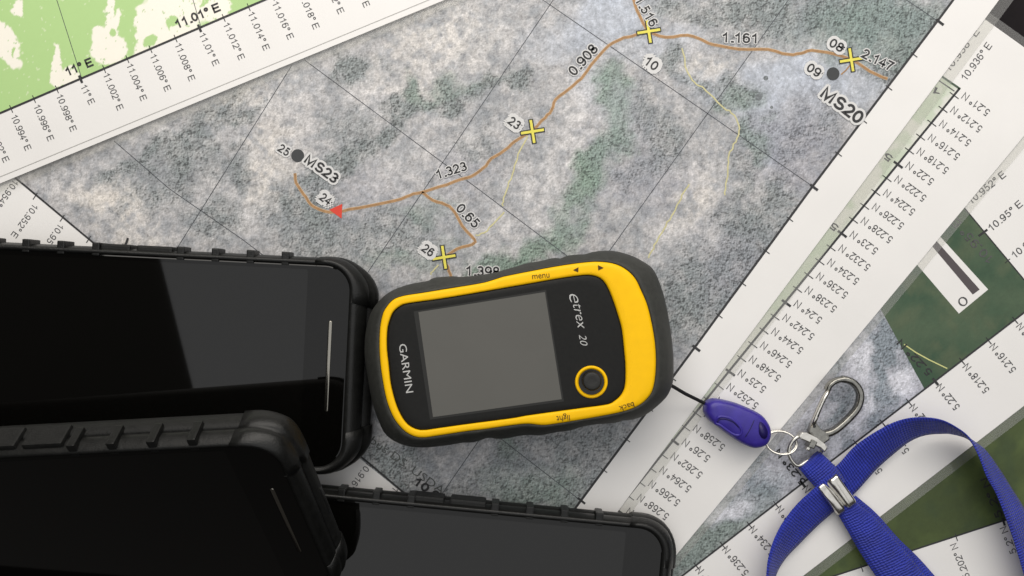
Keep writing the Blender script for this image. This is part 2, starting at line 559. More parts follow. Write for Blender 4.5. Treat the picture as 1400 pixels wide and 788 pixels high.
def flush_text():
    flush_strokes()
    tmp = []
    for q in TEXTQ:
        cu = bpy.data.curves.new('t', 'FONT')
        cu.body = q['s']; cu.size = 1.0; cu.offset = q['bold']; cu.shear = q['shear']
        cu.resolution_u = 3
        o = bpy.data.objects.new('t', cu)
        C.objects.link(o)
        tmp.append(o)
    bpy.context.view_layer.update()
    dg = bpy.context.evaluated_depsgraph_get()
    for q, o in zip(TEXTQ, tmp):
        me = bpy.data.meshes.new_from_object(o.evaluated_get(dg))
        n = len(me.vertices)
        co = np.empty(n * 3); me.vertices.foreach_get('co', co); co = co.reshape(-1, 3)
        x0, x1 = co[:, 0].min(), co[:, 0].max()
        capu = 0.729 if not any(ch.islower() for ch in q['s']) else 0.729
        a, b = np.array(q['a'], float), np.array(q['b'], float)
        L = np.linalg.norm(b - a)
        d = (b - a) / L
        up = np.array([d[1], -d[0]])
        sx = L / (x1 - x0)
        sy = q['cap'] / capu
        px = a[0] + d[0] * (co[:, 0] - x0) * sx + up[0] * (co[:, 1] - capu / 2) * sy
        py = a[1] + d[1] * (co[:, 0] - x0) * sx + up[1] * (co[:, 1] - capu / 2) * sy
        D = CAM_H - q['z']
        w = np.stack([(px - 700) / F_PX * D, (394 - py) / F_PX * D, np.full(n, q['z'])], 1)
        me.vertices.foreach_set('co', w.ravel())
        me.update()
        me.materials.clear()
        me.materials.append(q['mat'])
        t = bpy.data.objects.new(q['name'], me)
        me.name = q['name']
        C.objects.link(t)
        t.parent = q['parent']
        t.matrix_parent_inverse = q['parent'].matrix_world.inverted()
    for o in tmp:
        cu = o.data
        bpy.data.objects.remove(o)
        bpy.data.curves.remove(cu)

def lerp2(a, b, t):
    return (a[0] + (b[0] - a[0]) * t, a[1] + (b[1] - a[1]) * t)

def film_ring(parent, quad, width, z):
    """clear laminate margin round a paper sheet (quad in order), as a flat frame with thickness"""
    q = [Vector(p) for p in quad]
    n = len(q)
    cen = sum(q, Vector((0, 0))) / n
    out = []
    for i in range(n):
        e0 = (q[i] - q[i - 1]).normalized(); e1 = (q[(i + 1) % n] - q[i]).normalized()
        n0 = Vector((e0.y, -e0.x)); n1 = Vector((e1.y, -e1.x))
        if n0.dot(q[i] - cen) < 0: n0 = -n0
        if n1.dot(q[i] - cen) < 0: n1 = -n1
        b = n0 + n1
        out.append(q[i] + b * (width / (1 + n0.dot(n1))))
    vs_, fs = [], []
    inn = [cen + (p - cen) * 1.0004 for p in q]
    for zz in (z, z - 0.00012):
        for p in inn: vs_.append(P(p.x, p.y, zz))
        for p in out: vs_.append(P(p.x, p.y, zz))
    for i in range(n):
        j = (i + 1) % n
        fs.append((i, j, n + j, n + i))
        fs.append((2 * n + i, 2 * n + j, 3 * n + j, 3 * n + i))
        fs.append((n + i, n + j, 3 * n + j, 3 * n + i))
        fs.append((i, j, 2 * n + j, 2 * n + i))
    return fix_normals(mesh_obj('laminate_film', vs_, fs, M['film'], parent))

# ------------------------------------------------------------------ colour fields of the printed pictures
def blobs(x, y, lst):
    """lst of (cx, cy, rx, ry, angle_deg, weight): soft ellipses, returns 0..1"""
    s = np.zeros_like(x)
    for cx, cy, rx, ry, an, w in lst:
        c, sn = math.cos(R(an)), math.sin(R(an))
        dx, dy = x - cx, y - cy
        u = (dx * c + dy * sn) / rx
        v = (-dx * sn + dy * c) / ry
        s = np.maximum(s, w * np.clip(1.55 - np.sqrt(u * u + v * v), 0, 1))
    return np.clip(s, 0, 1)

def strokes(x, y, pts, width):
    d = np.full_like(x, 1e9)
    for (x0, y0), (x1, y1) in zip(pts[:-1], pts[1:]):
        dx, dy = x1 - x0, y1 - y0
        t = np.clip(((x - x0) * dx + (y - y0) * dy) / (dx * dx + dy * dy), 0, 1)
        d = np.minimum(d, np.hypot(x - x0 - t * dx, y - y0 - t * dy))
    return np.clip(1.5 - d / width, 0, 1)

def mixc(base, col, f):
    return base * (1 - f[:, None]) + np.array(lin(col))[None] * f[:, None]

SAT_GAIN = np.array((1.05, 1.09, 1.15))
def sat_main(x, y):
    wx = x + 34 * (fbm(x, y, 40, 4, 1) - 0.5) * 2
    wy = y + 34 * (fbm(x, y, 40, 4, 2) - 0.5) * 2
    n = fbm(x, y, 60, 5, 3)
    n2 = fbm(x, y, 22, 4, 4)
    sp = np.clip((fbm(x, y, 15, 4, 61) - 0.40) * 5, 0, 1)          # sharp small mottling
    sp2 = np.clip((fbm(x, y, 7, 3, 65) - 0.36) * 4, 0, 1)
    mot = 0.6 * sp + 0.4 * sp2
    col = np.tile(np.array(lin(150, 149, 149)), (len(x), 1))
    col = mixc(col, (180, 175, 171), mot)
    col = mixc(col, (140, 141, 142), np.clip((0.47 - n) * 4, 0, 1) * 0.55)
    col = mixc(col, (132, 134, 136), np.clip((0.46 - n2) * 4.5, 0, 1) * 0.6)
    bright = blobs(wx, wy, [
        (380, 140, 70, 42, -35, .9), (385, 215, 36, 60, 20, .8), (160, 292, 60, 20, 30, 1), (95, 252, 50, 14, -12, .9),
        (205, 185, 45, 18, -15, .8), (350, 300, 45, 14, -10, .8), (300, 260, 26, 14, 0, .5),
        (640, 55, 70, 40, -25, .75), (600, 95, 50, 22, -20, .7), (520, 130, 30, 30, 0, .7), (560, 230, 50, 22, -30, .7),
        (615, 200, 30, 40, 30, .6), (800, 160, 36, 46, 30, .8), (770, 225, 50, 30, -30, .65), (740, 290, 46, 40, 0, .75),
        (690, 330, 40, 24, -10, .5), (950, 300, 40, 55, 25, .8), (905, 310, 24, 36, 30, .7), (975, 95, 30, 20, 10, .6),
        (930, 235, 40, 26, 0, .5), (1060, 235, 26, 30, 0, .45), (1080, 80, 40, 10, 0, .5), (860, 75, 34, 16, -20, .5),
        (470, 40, 60, 14, -24, .35)])
    cream = blobs(wx, wy, [(150, 288, 60, 22, 30, .9), (375, 230, 30, 50, 20, .7), (600, 60, 70, 40, -25, .55),
        (940, 275, 36, 30, 25, .7), (350, 130, 50, 26, -25, .6), (970, 95, 26, 16, 0, .5), (560, 120, 40, 20, 0, .5)])
    col = mixc(col, (204, 198, 193), bright * (0.18 + 0.62 * mot))
    col = mixc(col, (214, 203, 188), cream * 0.65 * mot)
    blue = blobs(wx, wy, [(820, 28, 80, 36, -20, .85), (900, 62, 70, 18, -10, .5), (1110, 112, 80, 34, -15, .95), (1040, 130, 30, 50, 10, .9),
        (830, 130, 40, 26, 30, .35), (1175, 110, 24, 40, 40, .6), (970, 118, 40, 16, 30, .6), (1055, 190, 14, 30, 10, .6)])
    col = mixc(col, (176, 180, 188), blue * (0.55 + 0.35 * mot))
    dark = blobs(wx, wy, [
        (258, 200, 22, 44, 15, .95), (300, 150, 34, 22, -20, .7), (345, 168, 20, 14, 0, .8), (320, 230, 26, 18, 0, .8),
        (225, 262, 60, 18, -25, .6), (420, 290, 40, 40, 0, .85), (300, 300, 40, 24, 10, .55), (440, 330, 60, 30, 0, .6), (490, 88, 26, 20, 0, .95), (530, 330, 50, 36, 20, .55),
        (470, 180, 30, 22, -40, .6), (545, 300, 34, 20, 0, .4), (650, 195, 40, 14, -40, .35), (585, 300, 16, 12, 0, .8),
        (900, 190, 30, 40, 20, .7), (925, 85, 20, 16, 0, .8), (885, 160, 20, 30, 0, .6),
        (1190, 22, 110, 30, 5, 1), (1050, 18, 50, 26, 0, .95), (1000, 12, 40, 18, 0, .8), (1230, 75, 40, 24, -40, .8), (930, 18, 40, 14, 10, .7),
        (1000, 135, 30, 18, 20, 1), (960, 112, 20, 12, 30, .7), (1035, 190, 18, 26, 10, 1), (1015, 235, 14, 30, 20, .6),
        (1100, 185, 50, 34, -30, .6), (1010, 330, 70, 34, -40, .85), (960, 400, 60, 50, -40, .85), (905, 430, 36, 30, 0, .7), (1060, 270, 30, 26, -40, .6),
        (860, 235, 26, 18, 0, .45), (640, 660, 40, 20, 0, .4), (740, 670, 60, 26, 15, .9), (800, 620, 60, 50, 0, .55), (540, 640, 40, 34, 0, .8), (700, 620, 40, 30, 0, .45)])
    band = np.maximum(strokes(wx, wy, [(705, 111), (660, 125), (620, 140), (580, 140), (562, 126), (545, 150), (520, 178), (470, 210), (440, 235)], 13),
                      strokes(wx, wy, [(150, 250), (210, 225), (262, 170)], 12) * 0.7)
    dark = np.maximum(dark, band)
    dk = np.clip(dark * (0.30 + 0.9 * n2 + 0.5 * (1 - sp)), 0, 1)
    col = mixc(col, (118, 123, 120), dk * 0.80)
    green = np.maximum(strokes(wx, wy, [(850, 110), (842, 160), (822, 210), (800, 255), (775, 305), (735, 340), (690, 362), (640, 375)], 19),
                       blobs(wx, wy, [(1000, 145, 30, 14, 0, .4), (1035, 195, 16, 22, 0, .5), (1200, 40, 90, 36, 0, .55), (560, 128, 14, 14, 0, .5), (520, 350, 30, 14, 0, .35),
                                      (620, 128, 60, 10, -20, .35), (590, 285, 30, 14, 0, .4), (740, 668, 60, 26, 10, .5), (690, 610, 14, 20, 0, .5), (560, 355, 60, 10, -10, .3)]))
    g2 = np.clip(green * (0.35 + 1.2 * n), 0, 1)
    col = mixc(col, (114, 133, 116), g2 * 0.88)
    purple = blobs(wx, wy, [(1090, 200, 60, 50, -30, .8), (880, 240, 50, 40, 0, .5), (1000, 360, 60, 50, 0, .5), (850, 200, 40, 50, 0, .4), (500, 260, 60, 30, 0, .35), (640, 240, 40, 30, 0, .35)])
    col = mixc(col, (142, 139, 150), purple * 0.5)
    # bluish teal in the wooded corner
    col = mixc(col, (118, 130, 130), blobs(wx, wy, [(1190, 25, 110, 40, 0, .6)]) * 0.6)
    col *= (0.86 + 0.28 * fbm(x, y, 9, 3, 9))[:, None]
    wood = np.clip(np.maximum(dk, g2 * 0.8) * 1.0 + 0.22 - 0.25 * blue, 0.03, 1)
    return np.concatenate([col * SAT_GAIN, wood[:, None]], 1)

def sat_side(x, y):
    wx = x + 14 * (fbm(x, y, 22, 4, 11) - 0.5) * 2
    wy = y + 14 * (fbm(x, y, 22, 4, 12) - 0.5) * 2
    n = fbm(wx, wy, 36, 5, 14)
    col = np.tile(np.array(lin(172, 170, 174)), (len(x), 1))
    dk = np.clip((0.50 - n) * 6, 0, 1)
    dk = np.maximum(dk, strokes(wx, wy, [(1205, 440), (1200, 490), (1215, 540), (1190, 580)], 9))
    dk = np.maximum(dk, strokes(wx, wy, [(1010, 700), (1060, 660), (960, 745), (930, 775)], 16))
    br = blobs(wx, wy, [(1180, 490, 14, 26, 10, .9), (1235, 520, 16, 20, 40, .9), (1150, 590, 34, 14, -30, .7), (1000, 700, 34, 12, -20, 1), (1050, 650, 26, 14, 0, .6), (1185, 555, 20, 12, 0, .7)])
    col = mixc(col, (206, 203, 205), br)
    dk = dk * (1 - 0.8 * br)
    col = mixc(col, (118, 126, 130), dk * 0.85)
    col = mixc(col, (124, 134, 118), np.clip((660 - x * 0 - 660 + (y - 660) / 60), 0, 1) * 0.55 * (1 - br))
    col *= (0.88 + 0.24 * fbm(x, y, 7, 3, 15))[:, None]
    return np.concatenate([col * SAT_GAIN, (0.25 + 0.6 * dk)[:, None]], 1)

def field_green(a, b, c_, seed):
    def fn(x, y):
        n = fbm(x, y, 70, 4, seed)
        n2 = fbm(x, y, 26, 4, seed + 2)
        col = np.tile(np.array(lin(a)), (len(x), 1))
        col = mixc(col, b, np.clip((n - 0.42) * 4, 0, 1))
        col = mixc(col, c_, np.clip((n2 - 0.52) * 5, 0, 1) * 0.6)
        return np.concatenate([col, np.full((len(x), 1), 0.3)], 1)
    return fn

def topo_main(x, y):
    wx = x + 7 * (fbm(x, y, 16, 3, 21) - 0.5) * 2 + 3 * (fbm(x, y, 5, 2, 22) - 0.5) * 2
    wy = y + 7 * (fbm(x, y, 16, 3, 23) - 0.5) * 2 + 3 * (fbm(x, y, 5, 2, 24) - 0.5) * 2
    def hard(l):
        s = np.full_like(wx, 1e9)
        for cx, cy, rx, ry, an in l:
            c, sn = math.cos(R(an)), math.sin(R(an))
            dx, dy = wx - cx, wy - cy
            s = np.minimum(s, np.hypot((dx * c + dy * sn) / rx, (-dx * sn + dy * c) / ry))
        return s
    cream = hard([(10, 62, 16, 36, -25), (24, 14, 8, 14, 20), (76, 92, 6, 34, -2), (92, 104, 14, 18, 30), (148, 66, 26, 22, -10), (158, 34, 8, 20, 20), (152, 8, 6, 30, 10), (140, 44, 20, 10, -35),
                  (230, 26, 54, 40, -15), (205, 54, 22, 24, 0), (292, 8, 24, 22, 0), (184, 72, 6, 10, 0), (250, 60, 40, 14, -20), (305, 14, 8, 18, 0)])
    isl = hard([(205, 56, 11, 9, 0), (236, 32, 9, 10, 0), (152, 46, 7, 5, 40), (180, 30, 9, 50, 4), (20, 72, 4, 6, 0), (280, 2, 6, 6, 0)])
    f = np.clip((1.0 - cream) * 9, 0, 1) * (1 - np.clip((1.0 - isl) * 8, 0, 1))
    sp = fbm(x, y, 4.2, 2, 27)
    col = np.tile(np.array(lin(172, 204, 138)), (len(x), 1))
    col = mixc(col, (238, 234, 222), f)
    col = mixc(col, (150, 190, 118), (sp > 0.80) * f * 0.8)
    col = mixc(col, (226, 230, 205), (sp < 0.16) * (1 - f) * 0.5)
    return np.concatenate([col, np.zeros((len(x), 1))], 1)

def topo_under(x, y):
    n = fbm(x, y, 30, 4, 31)
    col = np.tile(np.array(lin(212, 212, 204)), (len(x), 1))
    f = np.clip((n - 0.53) * 14, 0, 1)
    f = np.maximum(f, blobs(x, y, [(1090, 390, 60, 20, -52, .85), (1165, 310, 10, 20, 30, .6), (1240, 190, 14, 10, 0, .8)]) * np.clip((fbm(x, y, 20, 3, 33) - 0.32) * 12, 0, 1))
    col = mixc(col, (172, 190, 160), f * 0.55)
    return np.concatenate([col, np.zeros((len(x), 1))], 1)

# ------------------------------------------------------------------ the table
tb = slab('table', [(-900, -800), (2300, -800), (2300, 1600), (-900, 1600)], 0.0, 0.03, M['table'], None)
tb['kind'] = 'structure'

GROUP = 'laminated maps spread over the table'
Z5, Z4, Z2, Z1, Z3 = 0.0005, 0.0010, 0.0015, 0.0020, 0.0032   # top faces of the papers
PT = 0.00025
DZ = 0.00004

# ------------------------------------------------------------------ map with dark green field, lowest of the pile
m5 = thing('laminated_map', 'laminated map with olive green photo field, lying lowest under the blue strap', 'map', P(1350, 720, Z5 - PT), GROUP)
e5 = Vector((-193, 63)).normalized()
n5 = Vector((-e5.y, e5.x))
if n5.y < 0: n5 = -n5
b5 = Vector((1373.6, 711.5))
q5 = [b5 - e5 * 230 - n5 * 330, b5 + e5 * 520 - n5 * 330, b5 + e5 * 520, b5 - e5 * 230]
slab('paper', [tuple(v) for v in [b5 - e5 * 230 - n5 * 420, b5 + e5 * 620 - n5 * 420, b5 + e5 * 620 + n5 * 120, b5 - e5 * 230 + n5 * 120]], Z5, PT, M['paper'], m5)
grid_sheet('map_image', [tuple(v) for v in q5], 6, Z5 + DZ, field_green((66, 78, 44), (84, 98, 54), (58, 72, 46), 40), M['sat_soft'], m5)
ribbon2d('border_line', [tuple(b5 - e5 * 230), tuple(b5 + e5 * 520)], 2.2, Z5 + 2 * DZ, M['ink'], m5)
segs = []
for i in range(-2, 9):
    p = b5 + e5 * (2 + 68 * i)
    segs.append((tuple(p - n5 * 4), tuple(p + n5 * 7), 3.2 if i == 0 else 1.2))
multi_ribbon('tick_marks', segs, Z5 + 3 * DZ, M['ink'], m5)
text(m5, '5.2\u00b0 N', (1386, 757), (1371, 721), 9.6, Z5 + 2 * DZ, M['ink_grey'])
text(m5, '5.202\u00b0 N', (1322, 790), (1303, 744), 9.6, Z5 + 2 * DZ, M['ink_grey'])
text(m5, '5.204\u00b0 N', (1257, 812), (1238, 767), 9.6, Z5 + 2 * DZ, M['ink_grey'])
text(m5, '5.2\u00b0 N', (1367, 708), (1345, 654), 11, Z5 + 2 * DZ, M['ink'], bold=0.015)

# ------------------------------------------------------------------ map with the scale bar box
m4 = thing('laminated_map', 'laminated map with dark green photo field and white scale bar box, under the metal hook', 'map', P(1250, 500, Z4 - PT), GROUP)
u4 = Vector((0.792, -0.610))       # along the lower border, towards upper right
v4 = Vector((-0.640, -0.768))      # along the upper border, towards upper left
c4 = Vector((1423, 410))
pc4 = c4 + u4 * 150 - v4 * 101
q4p = [pc4, pc4 - u4 * 900, pc4 - u4 * 900 + v4 * 640, pc4 + v4 * 640]
q4p = [tuple(v) for v in q4p]
slab('paper', q4p, Z4, PT, M['paper'], m4)
film_ring(m4, q4p, 13, Z4 - 0.00004)
split_a, split_b = Vector((1203, 424)), Vector((1262, 533))
q4s = [c4, c4 - u4 * 640, c4 - u4 * 640 + v4 * 430, c4 + v4 * 430]
grid_sheet('map_image', [tuple(v) for v in q4s], 3, Z4 + DZ, sat_side, M['sat'], m4)
grid_sheet('inset_photo', [(1264, 532), tuple(c4), tuple(c4 + v4 * 420), (1120, 270)], 5, Z4 + 2 * DZ,
           field_green((56, 80, 60), (74, 92, 70), (86, 96, 72), 50), M['sat_soft'], m4)
ribbon2d('border_line', [tuple(c4), tuple(c4 - u4 * 640)], 2.4, Z4 + 3 * DZ, M['ink'], m4)
ribbon2d('border_line', [tuple(c4), tuple(c4 + v4 * 430)], 1.8, Z4 + 3 * DZ, M['ink'], m4)
box = [(1283, 321), (1351, 396), (1311, 429), (1240, 346)]
o = slab('scale_bar_box', box, Z4 + 3 * DZ, 0.00002, M['paper'], m4)
slab('scale_bar', [(1262, 322), (1271, 319), (1339.5, 396), (1330, 403)], Z4 + 4 * DZ, 0.00001, M['bar'], m4)
text(m4, '0', (1312, 417), (1321, 408), 13, Z4 + 4 * DZ, M['ink_grey'], name='scale_label')
ribbon2d('boundary_line', [(1236, 471), (1252, 482), (1270, 492), (1295, 504)], 1.6, Z4 + 3 * DZ, M['lime'], m4)
vals = ['5.214', '5.216', '5.218', '5.22', '5.222', '5.224', '5.226', '5.228', '5.23', '5.232', '5.234', '5.236', '5.238', '5.24']
segs = []
for i, v in enumerate(vals):
    nx, ny = lerp2((1395.5, 447), (1103, 669), i / 8)
    d = Vector((-130, -160)).normalized()
    L = 47 if len(v) == 5 else 41
    e = Vector((nx, ny)) + d * 4
    text(m4, v + '\u00b0 N', tuple(e - d * L), tuple(e), 10.7, Z4 + 3 * DZ, M['ink_grey'])
    # tick on the border
    t = Vector((nx, ny)) + d * 18
    w = (t - c4).dot(u4)
    p = c4 + u4 * w
    bold = v in ('5.22', '5.23', '5.24')
    segs.append((tuple(p + v4 * 5), tuple(p - v4 * 7), 3.4 if bold else 1.3))
multi_ribbon('tick_marks', segs, Z4 + 4 * DZ, M['ink'], m4)
text(m4, '5.22\u00b0 N', (1272, 512), (1229, 467), 10.5, Z4 + 4 * DZ, M['ink'], bold=0.012)
text(m4, '5.23\u00b0 N', (1099, 662), (1062, 616), 10.5, Z4 + 4 * DZ, M['ink'], bold=0.02)
text(m4, '10.95\u00b0 E', (1355, 358), (1303, 300), 12, Z4 + 4 * DZ, M['ink_grey'])
for s, a, b in (('10.954\u00b0 E', (1296, 240), (1345, 201)), ('10.952\u00b0 E', (1325, 276), (1373, 237)),
                ('10.95\u00b0 E', (1353, 313), (1396, 277)), ('10.948\u00b0 E', (1385, 350), (1433, 311))):
    text(m4, s, a, b, 10, Z4 + 3 * DZ, M['ink_grey'])
multi_ribbon('tick_marks', [((1338, 323), (1350, 314), 3.0), ((1308, 281), (1315, 275), 1.2), ((1374, 360), (1381, 354), 1.2)], Z4 + 4 * DZ, M['ink'], m4)

# ------------------------------------------------------------------ map whose right margin lists 5.21 to 5.27 N
m2 = thing('laminated_map', 'laminated map with pale green strip and one long column of north labels', 'map', P(1100, 400, Z2 - PT), GROUP)
q2p = [(1463, 110), (850, 849), (590, 640), (1240, -50)]
slab('paper', q2p, Z2, PT, M['paper'], m2)
film_ring(m2, q2p, 11, Z2 - 0.00004)
bA, bB = (1312, 121), (845, 696)
grid_sheet('map_image', [bA, (820, 727), (700, 640), (1180, 32)], 3.5, Z2 + DZ, topo_under, M['topo'], m2)
ribbon2d('border_line', [bA, (1003, 500), (820, 727)], 3.0, Z2 + 2 * DZ, M['ink'], m2)
ribbon2d('border_line', [(1313, 122), (1200, 45)], 3.0, Z2 + 2 * DZ, plain('dark_green_ink', lin(72, 88, 72), 0.5, 0.3), m2)
ribbon2d('frame_line', [(1305, 125), (1200, 53)], 1.6, Z2 + 2 * DZ, M['ink_grey'], m2)
segs = []
dn = Vector((-95, -70)).normalized()
for i in range(31):
    v = 5.21 + 0.002 * i
    s = ('%.3f' % v).rstrip('0')
    nx, ny = 1321 - 15.3 * i, 133 + 18.93 * i
    e = Vector((nx, ny)) + dn * 5
    L = 49 if len(s) == 5 else 43
    text(m2, s + '\u00b0 N', tuple(e - dn * L), tuple(e), 10.7, Z2 + 2 * DZ, M['ink_grey'])
    t = i / 30
    bx, by = lerp2((1307, 130), (848, 698), t)
    bx, by = bx - 2, by + 1
    bold = (i % 5 == 0 and i > 0)
    segs.append(((bx + dn.x * 8, by + dn.y * 8), (bx - dn.x * 7, by - dn.y * 7), 3.2 if bold else 1.2))
multi_ribbon('tick_marks', segs, Z2 + 3 * DZ, M['ink'], m2)
text(m2, '10.936\u00b0 E', (1317, 108), (1353, 60), 10.2, Z2 + 2 * DZ, M['ink_grey'])
text(m2, '10.938\u00b0 E', (1294, 96), (1336, 41), 10.2, Z2 + 2 * DZ, M['ink_grey'])
text(m2, '1', (1286, 127), (1277, 123), 9, Z2 + 2 * DZ, M['ink'], bold=0.02)
text(m2, '5.22', (1219, 219), (1183, 191), 10, Z2 + 2 * DZ, M['ink'], bold=0.02)
text(m2, '5.23', (1145, 314), (1109, 286), 10, Z2 + 2 * DZ, M['ink'], bold=0.02)

# ------------------------------------------------------------------ the main aerial map with the brown track
m1 = thing('laminated_map', 'large laminated grey aerial map with brown track and yellow crosses, under the yellow receiver', 'map', P(700, 394, Z1 - PT), GROUP)
q1p = [(1404, -51), (760, 812), (668, 890), (-220, 168), (330, -780), (860, -780)]
q1p = [(1404, -51), (678, 923), (-274, 174), (450, -800)]
slab('paper', q1p, Z1, PT, M['paper'], m1)
film_ring(m1, q1p, 16, Z1 - 0.00004)
c00, c10, c01 = (706, 801), (1350, -63), (-100, 146)
c11 = (c10[0] + c01[0] - c00[0], c10[1] + c01[1] - c00[1])
grid_sheet('map_image', [c00, c10, c11, c01], 2.2, Z1 + DZ, sat_main, M['sat'], m1)
zz = Z1 + 2 * DZ
ribbon2d('border_line', [(706, 801), (785, 697), (950, 475), (1111, 255), (1290, 18), (1350, -63)], 3.2, zz, M['ink'], m1)
ribbon2d('border_line', [(706, 801), (590, 706), (505, 634), (125, 330), (35, 255), (-100, 146)], 2.6, zz, M['ink'], m1)
GL = [[(400, 88), (245, 335), (160, 470)], [(762, -8), (510, 362), (430, 480)], [(1078, 0), (930, 208), (832, 345), (655, 602), (600, 682)],
      [(416, 82), (470, 122), (661, 264), (775, 350), (900, 440)], [(742, 0), (935, 133), (1111, 255)], [(156, 193), (231, 258), (332, 328), (420, 395)],
      [(500, 458), (681, 597), (793, 684)], [(1239, 0), (1282, 29)]]
for g in GL:
    ribbon2d('grid_line', g, 1.05, zz, M['line'], m1)
segs = []
major = [(1283, 29), (1111, 255), (950, 475), (793, 684)]
nrm = Vector((0.80, 0.60))
for i in range(3):
    for j in range(5):
        p = Vector(lerp2(major[i], major[i + 1], j / 5))
        bold = j == 0
        segs.append((tuple(p - nrm * 4), tuple(p + nrm * (9 if bold else 7)), 3.6 if bold else 1.3))
segs.append(((790, 681), (800, 689), 3))
for x, y in ((48, 268), (85, 298), (121, 327)):
    segs.append(((x + 3, y - 4), (x - 3, y + 5), 1.2))
multi_ribbon('tick_marks', segs, zz + DZ, M['ink'], m1)
zt = Z1 + 4 * DZ
tracks = [
    [(403, 237), (405, 250), (415, 265), (425, 280), (440, 288), (460, 290), (490, 284), (540, 275), (560, 267), (577, 263), (600, 256), (630, 246), (645, 241), (660, 231), (672, 217), (690, 206), (705, 193), (728, 178),
     (745, 161), (754, 151), (760, 136), (778, 122), (795, 107), (808, 90), (832, 63), (848, 54), (865, 49), (885, 44), (910, 51), (940, 48), (960, 55), (975, 61), (1010, 67), (1050, 68), (1078, 75), (1095, 73), (1110, 69), (1140, 74), (1165, 82), (1190, 98), (1213, 108)],
    [(864, -6), (871, 14), (880, 32), (885, 44)],
    [(577, 263), (592, 274), (610, 280), (622, 291), (632, 309), (649, 328), (645, 334), (625, 341), (606, 354), (612, 365), (617, 380)]]
for t in tracks:
    rw = random.Random(11)
    pts = [(p.x + rw.uniform(-.55, .55), p.y + rw.uniform(-.55, .55)) for p in catmull([(x, y, 0) for x, y in t], 3)]
    ribbon2d('track_halo', pts, 4.4, zt - DZ, plain('track_edge_ink', lin(205, 180, 150), 0.5, 0.3), m1)
    ribbon2d('track_line', pts, 3.2, zt, M['brown'], m1)
ribbon2d('path_line', [(1150, 102), (1157, 96), (1163, 88)], 1.8, zt, M['brown'], m1)
for t in ([(722, 186), (706, 218), (700, 240), (690, 265), (687, 282)], [(690, 290), (665, 316), (650, 322)],
          [(933, 66), (943, 106), (960, 120), (985, 143), (1003, 158), (1010, 172), (1007, 190), (997, 212), (994, 240), (991, 268)],
          [(943, 252), (930, 272), (918, 296), (904, 318), (893, 340), (886, 352)], [(600, 362), (588, 376)]):
    rr = random.Random(3)
    pts = [(p.x + rr.uniform(-1.3, 1.3), p.y + rr.uniform(-1.3, 1.3)) for p in catmull([(x, y, 0) for x, y in t], 5)]
    ribbon2d('path_line', pts, 2.0, zz + DZ, M['pale_yellow'], m1)
def disc(name, cx, cy, r, z, mat, parent, n=32):
    vs_ = [P(cx + r * math.cos(2 * math.pi * i / n), cy + r * math.sin(2 * math.pi * i / n), z) for i in range(n)]
    o = mesh_obj(name, vs_, [tuple(range(n))], mat, parent)
    up_faces(o)
    return o
zs = Z1 + 5 * DZ
for cx, cy in ((407, 213), (1139, 101)):
    disc('waypoint_dot', cx, cy, 8.8, zs, M['dot'], m1)
def cross(cx, cy, an):
    for nm, ln, w, z, mt in (('waypoint_cross_edge', 17.2, 6.8, zs, M['ink']), ('waypoint_cross', 15.8, 3.5, zs + DZ, M['cross'])):
        c, s = math.cos(R(an)), math.sin(R(an))
        h = w / 2
        loc = [(-ln, -h), (-h, -h), (-h, -ln), (h, -ln), (h, -h), (ln, -h), (ln, h), (h, h), (h, ln), (-h, ln), (-h, h), (-ln, h)]
        o = mesh_obj(nm, [P(cx + x * c - y * s, cy + x * s + y * c, z) for x, y in loc], [tuple(range(12))], mt, m1)
        up_faces(o)
for cx, cy in ((887, 43), (728, 180), (1164, 82), (607, 352)):
    cross(cx, cy, -9)
o = mesh_obj('waypoint_triangle', [P(x, y, zs) for x, y in ((450, 287), (468, 279), (467, 299))], [(0, 1, 2)], M['red'], m1); up_faces(o)
DOTG = plain('grey_crown_ink', lin(116, 121, 124), 0.5, 0.3, noise=(1500, 0.4))
for tx, ty, tr_ in ((1037, 133, 5), (1047, 107, 3.4), (1055, 147, 2.2)):
    disc('tree_crown_print', tx, ty, tr_, zz, DOTG, m1, 9)
TZ = Z1 + 8 * DZ
def wlab(s, c, an, ln, cap, halo=0.15, bold=0.02, z=TZ):
    d = Vector((math.cos(R(an)), math.sin(R(an)))) * (ln / 2)
    text(m1, s, (c[0] - d.x, c[1] - d.y), (c[0] + d.x, c[1] + d.y), cap, z, M['ink'], name='waypoint_label', bold=bold, halo=halo)
wlab('25', (388, 205), 33, 17, 12); wlab('MS23', (440, 231), 36, 52, 14.5, bold=0.03)
wlab('24', (445, 272), 36, 17, 12, halo=.30); wlab('1.323', (617, 233), -17, 43, 13, halo=.07); wlab('0.908', (797, 82), -48, 50, 14.6, halo=.07)
wlab('1.161', (1011, 52), 2, 47, 14, halo=.07); wlab('0.65', (640, 295), 46, 38, 14, halo=.07); wlab('23', (703, 168), 36, 18, 12.5, halo=.30)
wlab('10', (891, 87), 36, 19, 13.5, halo=.30); wlab('26', (585, 342), 36, 18, 12.5, halo=.30); wlab('08', (1144, 62), 30, 20, 13, halo=.24)
wlab('09', (1113, 96), 33, 20, 13, halo=.24); wlab('2.147', (1200, 82), 26, 48, 14, halo=.07); wlab('1.516', (884, 16), 60, 44, 13.5, halo=.07)
wlab('MS20', (1152, 144), 37, 66, 18.5, bold=0.03, halo=.13); wlab('1.398', (660, 371), 2, 46, 14, halo=.07)
for s, a, b in (('10.954\u00b0 E', (22, 248), (-8, 290)), ('10.952\u00b0 E', (49, 281), (18, 324)), ('10.95\u00b0 E', (84, 308), (57, 346)),
                ('10.916\u00b0 E', (506, 634), (473, 677)), ('10.914\u00b0 E', (542, 668), (510, 708))):
    text(m1, s, a, b, 9.2, zz, M['ink_grey'])
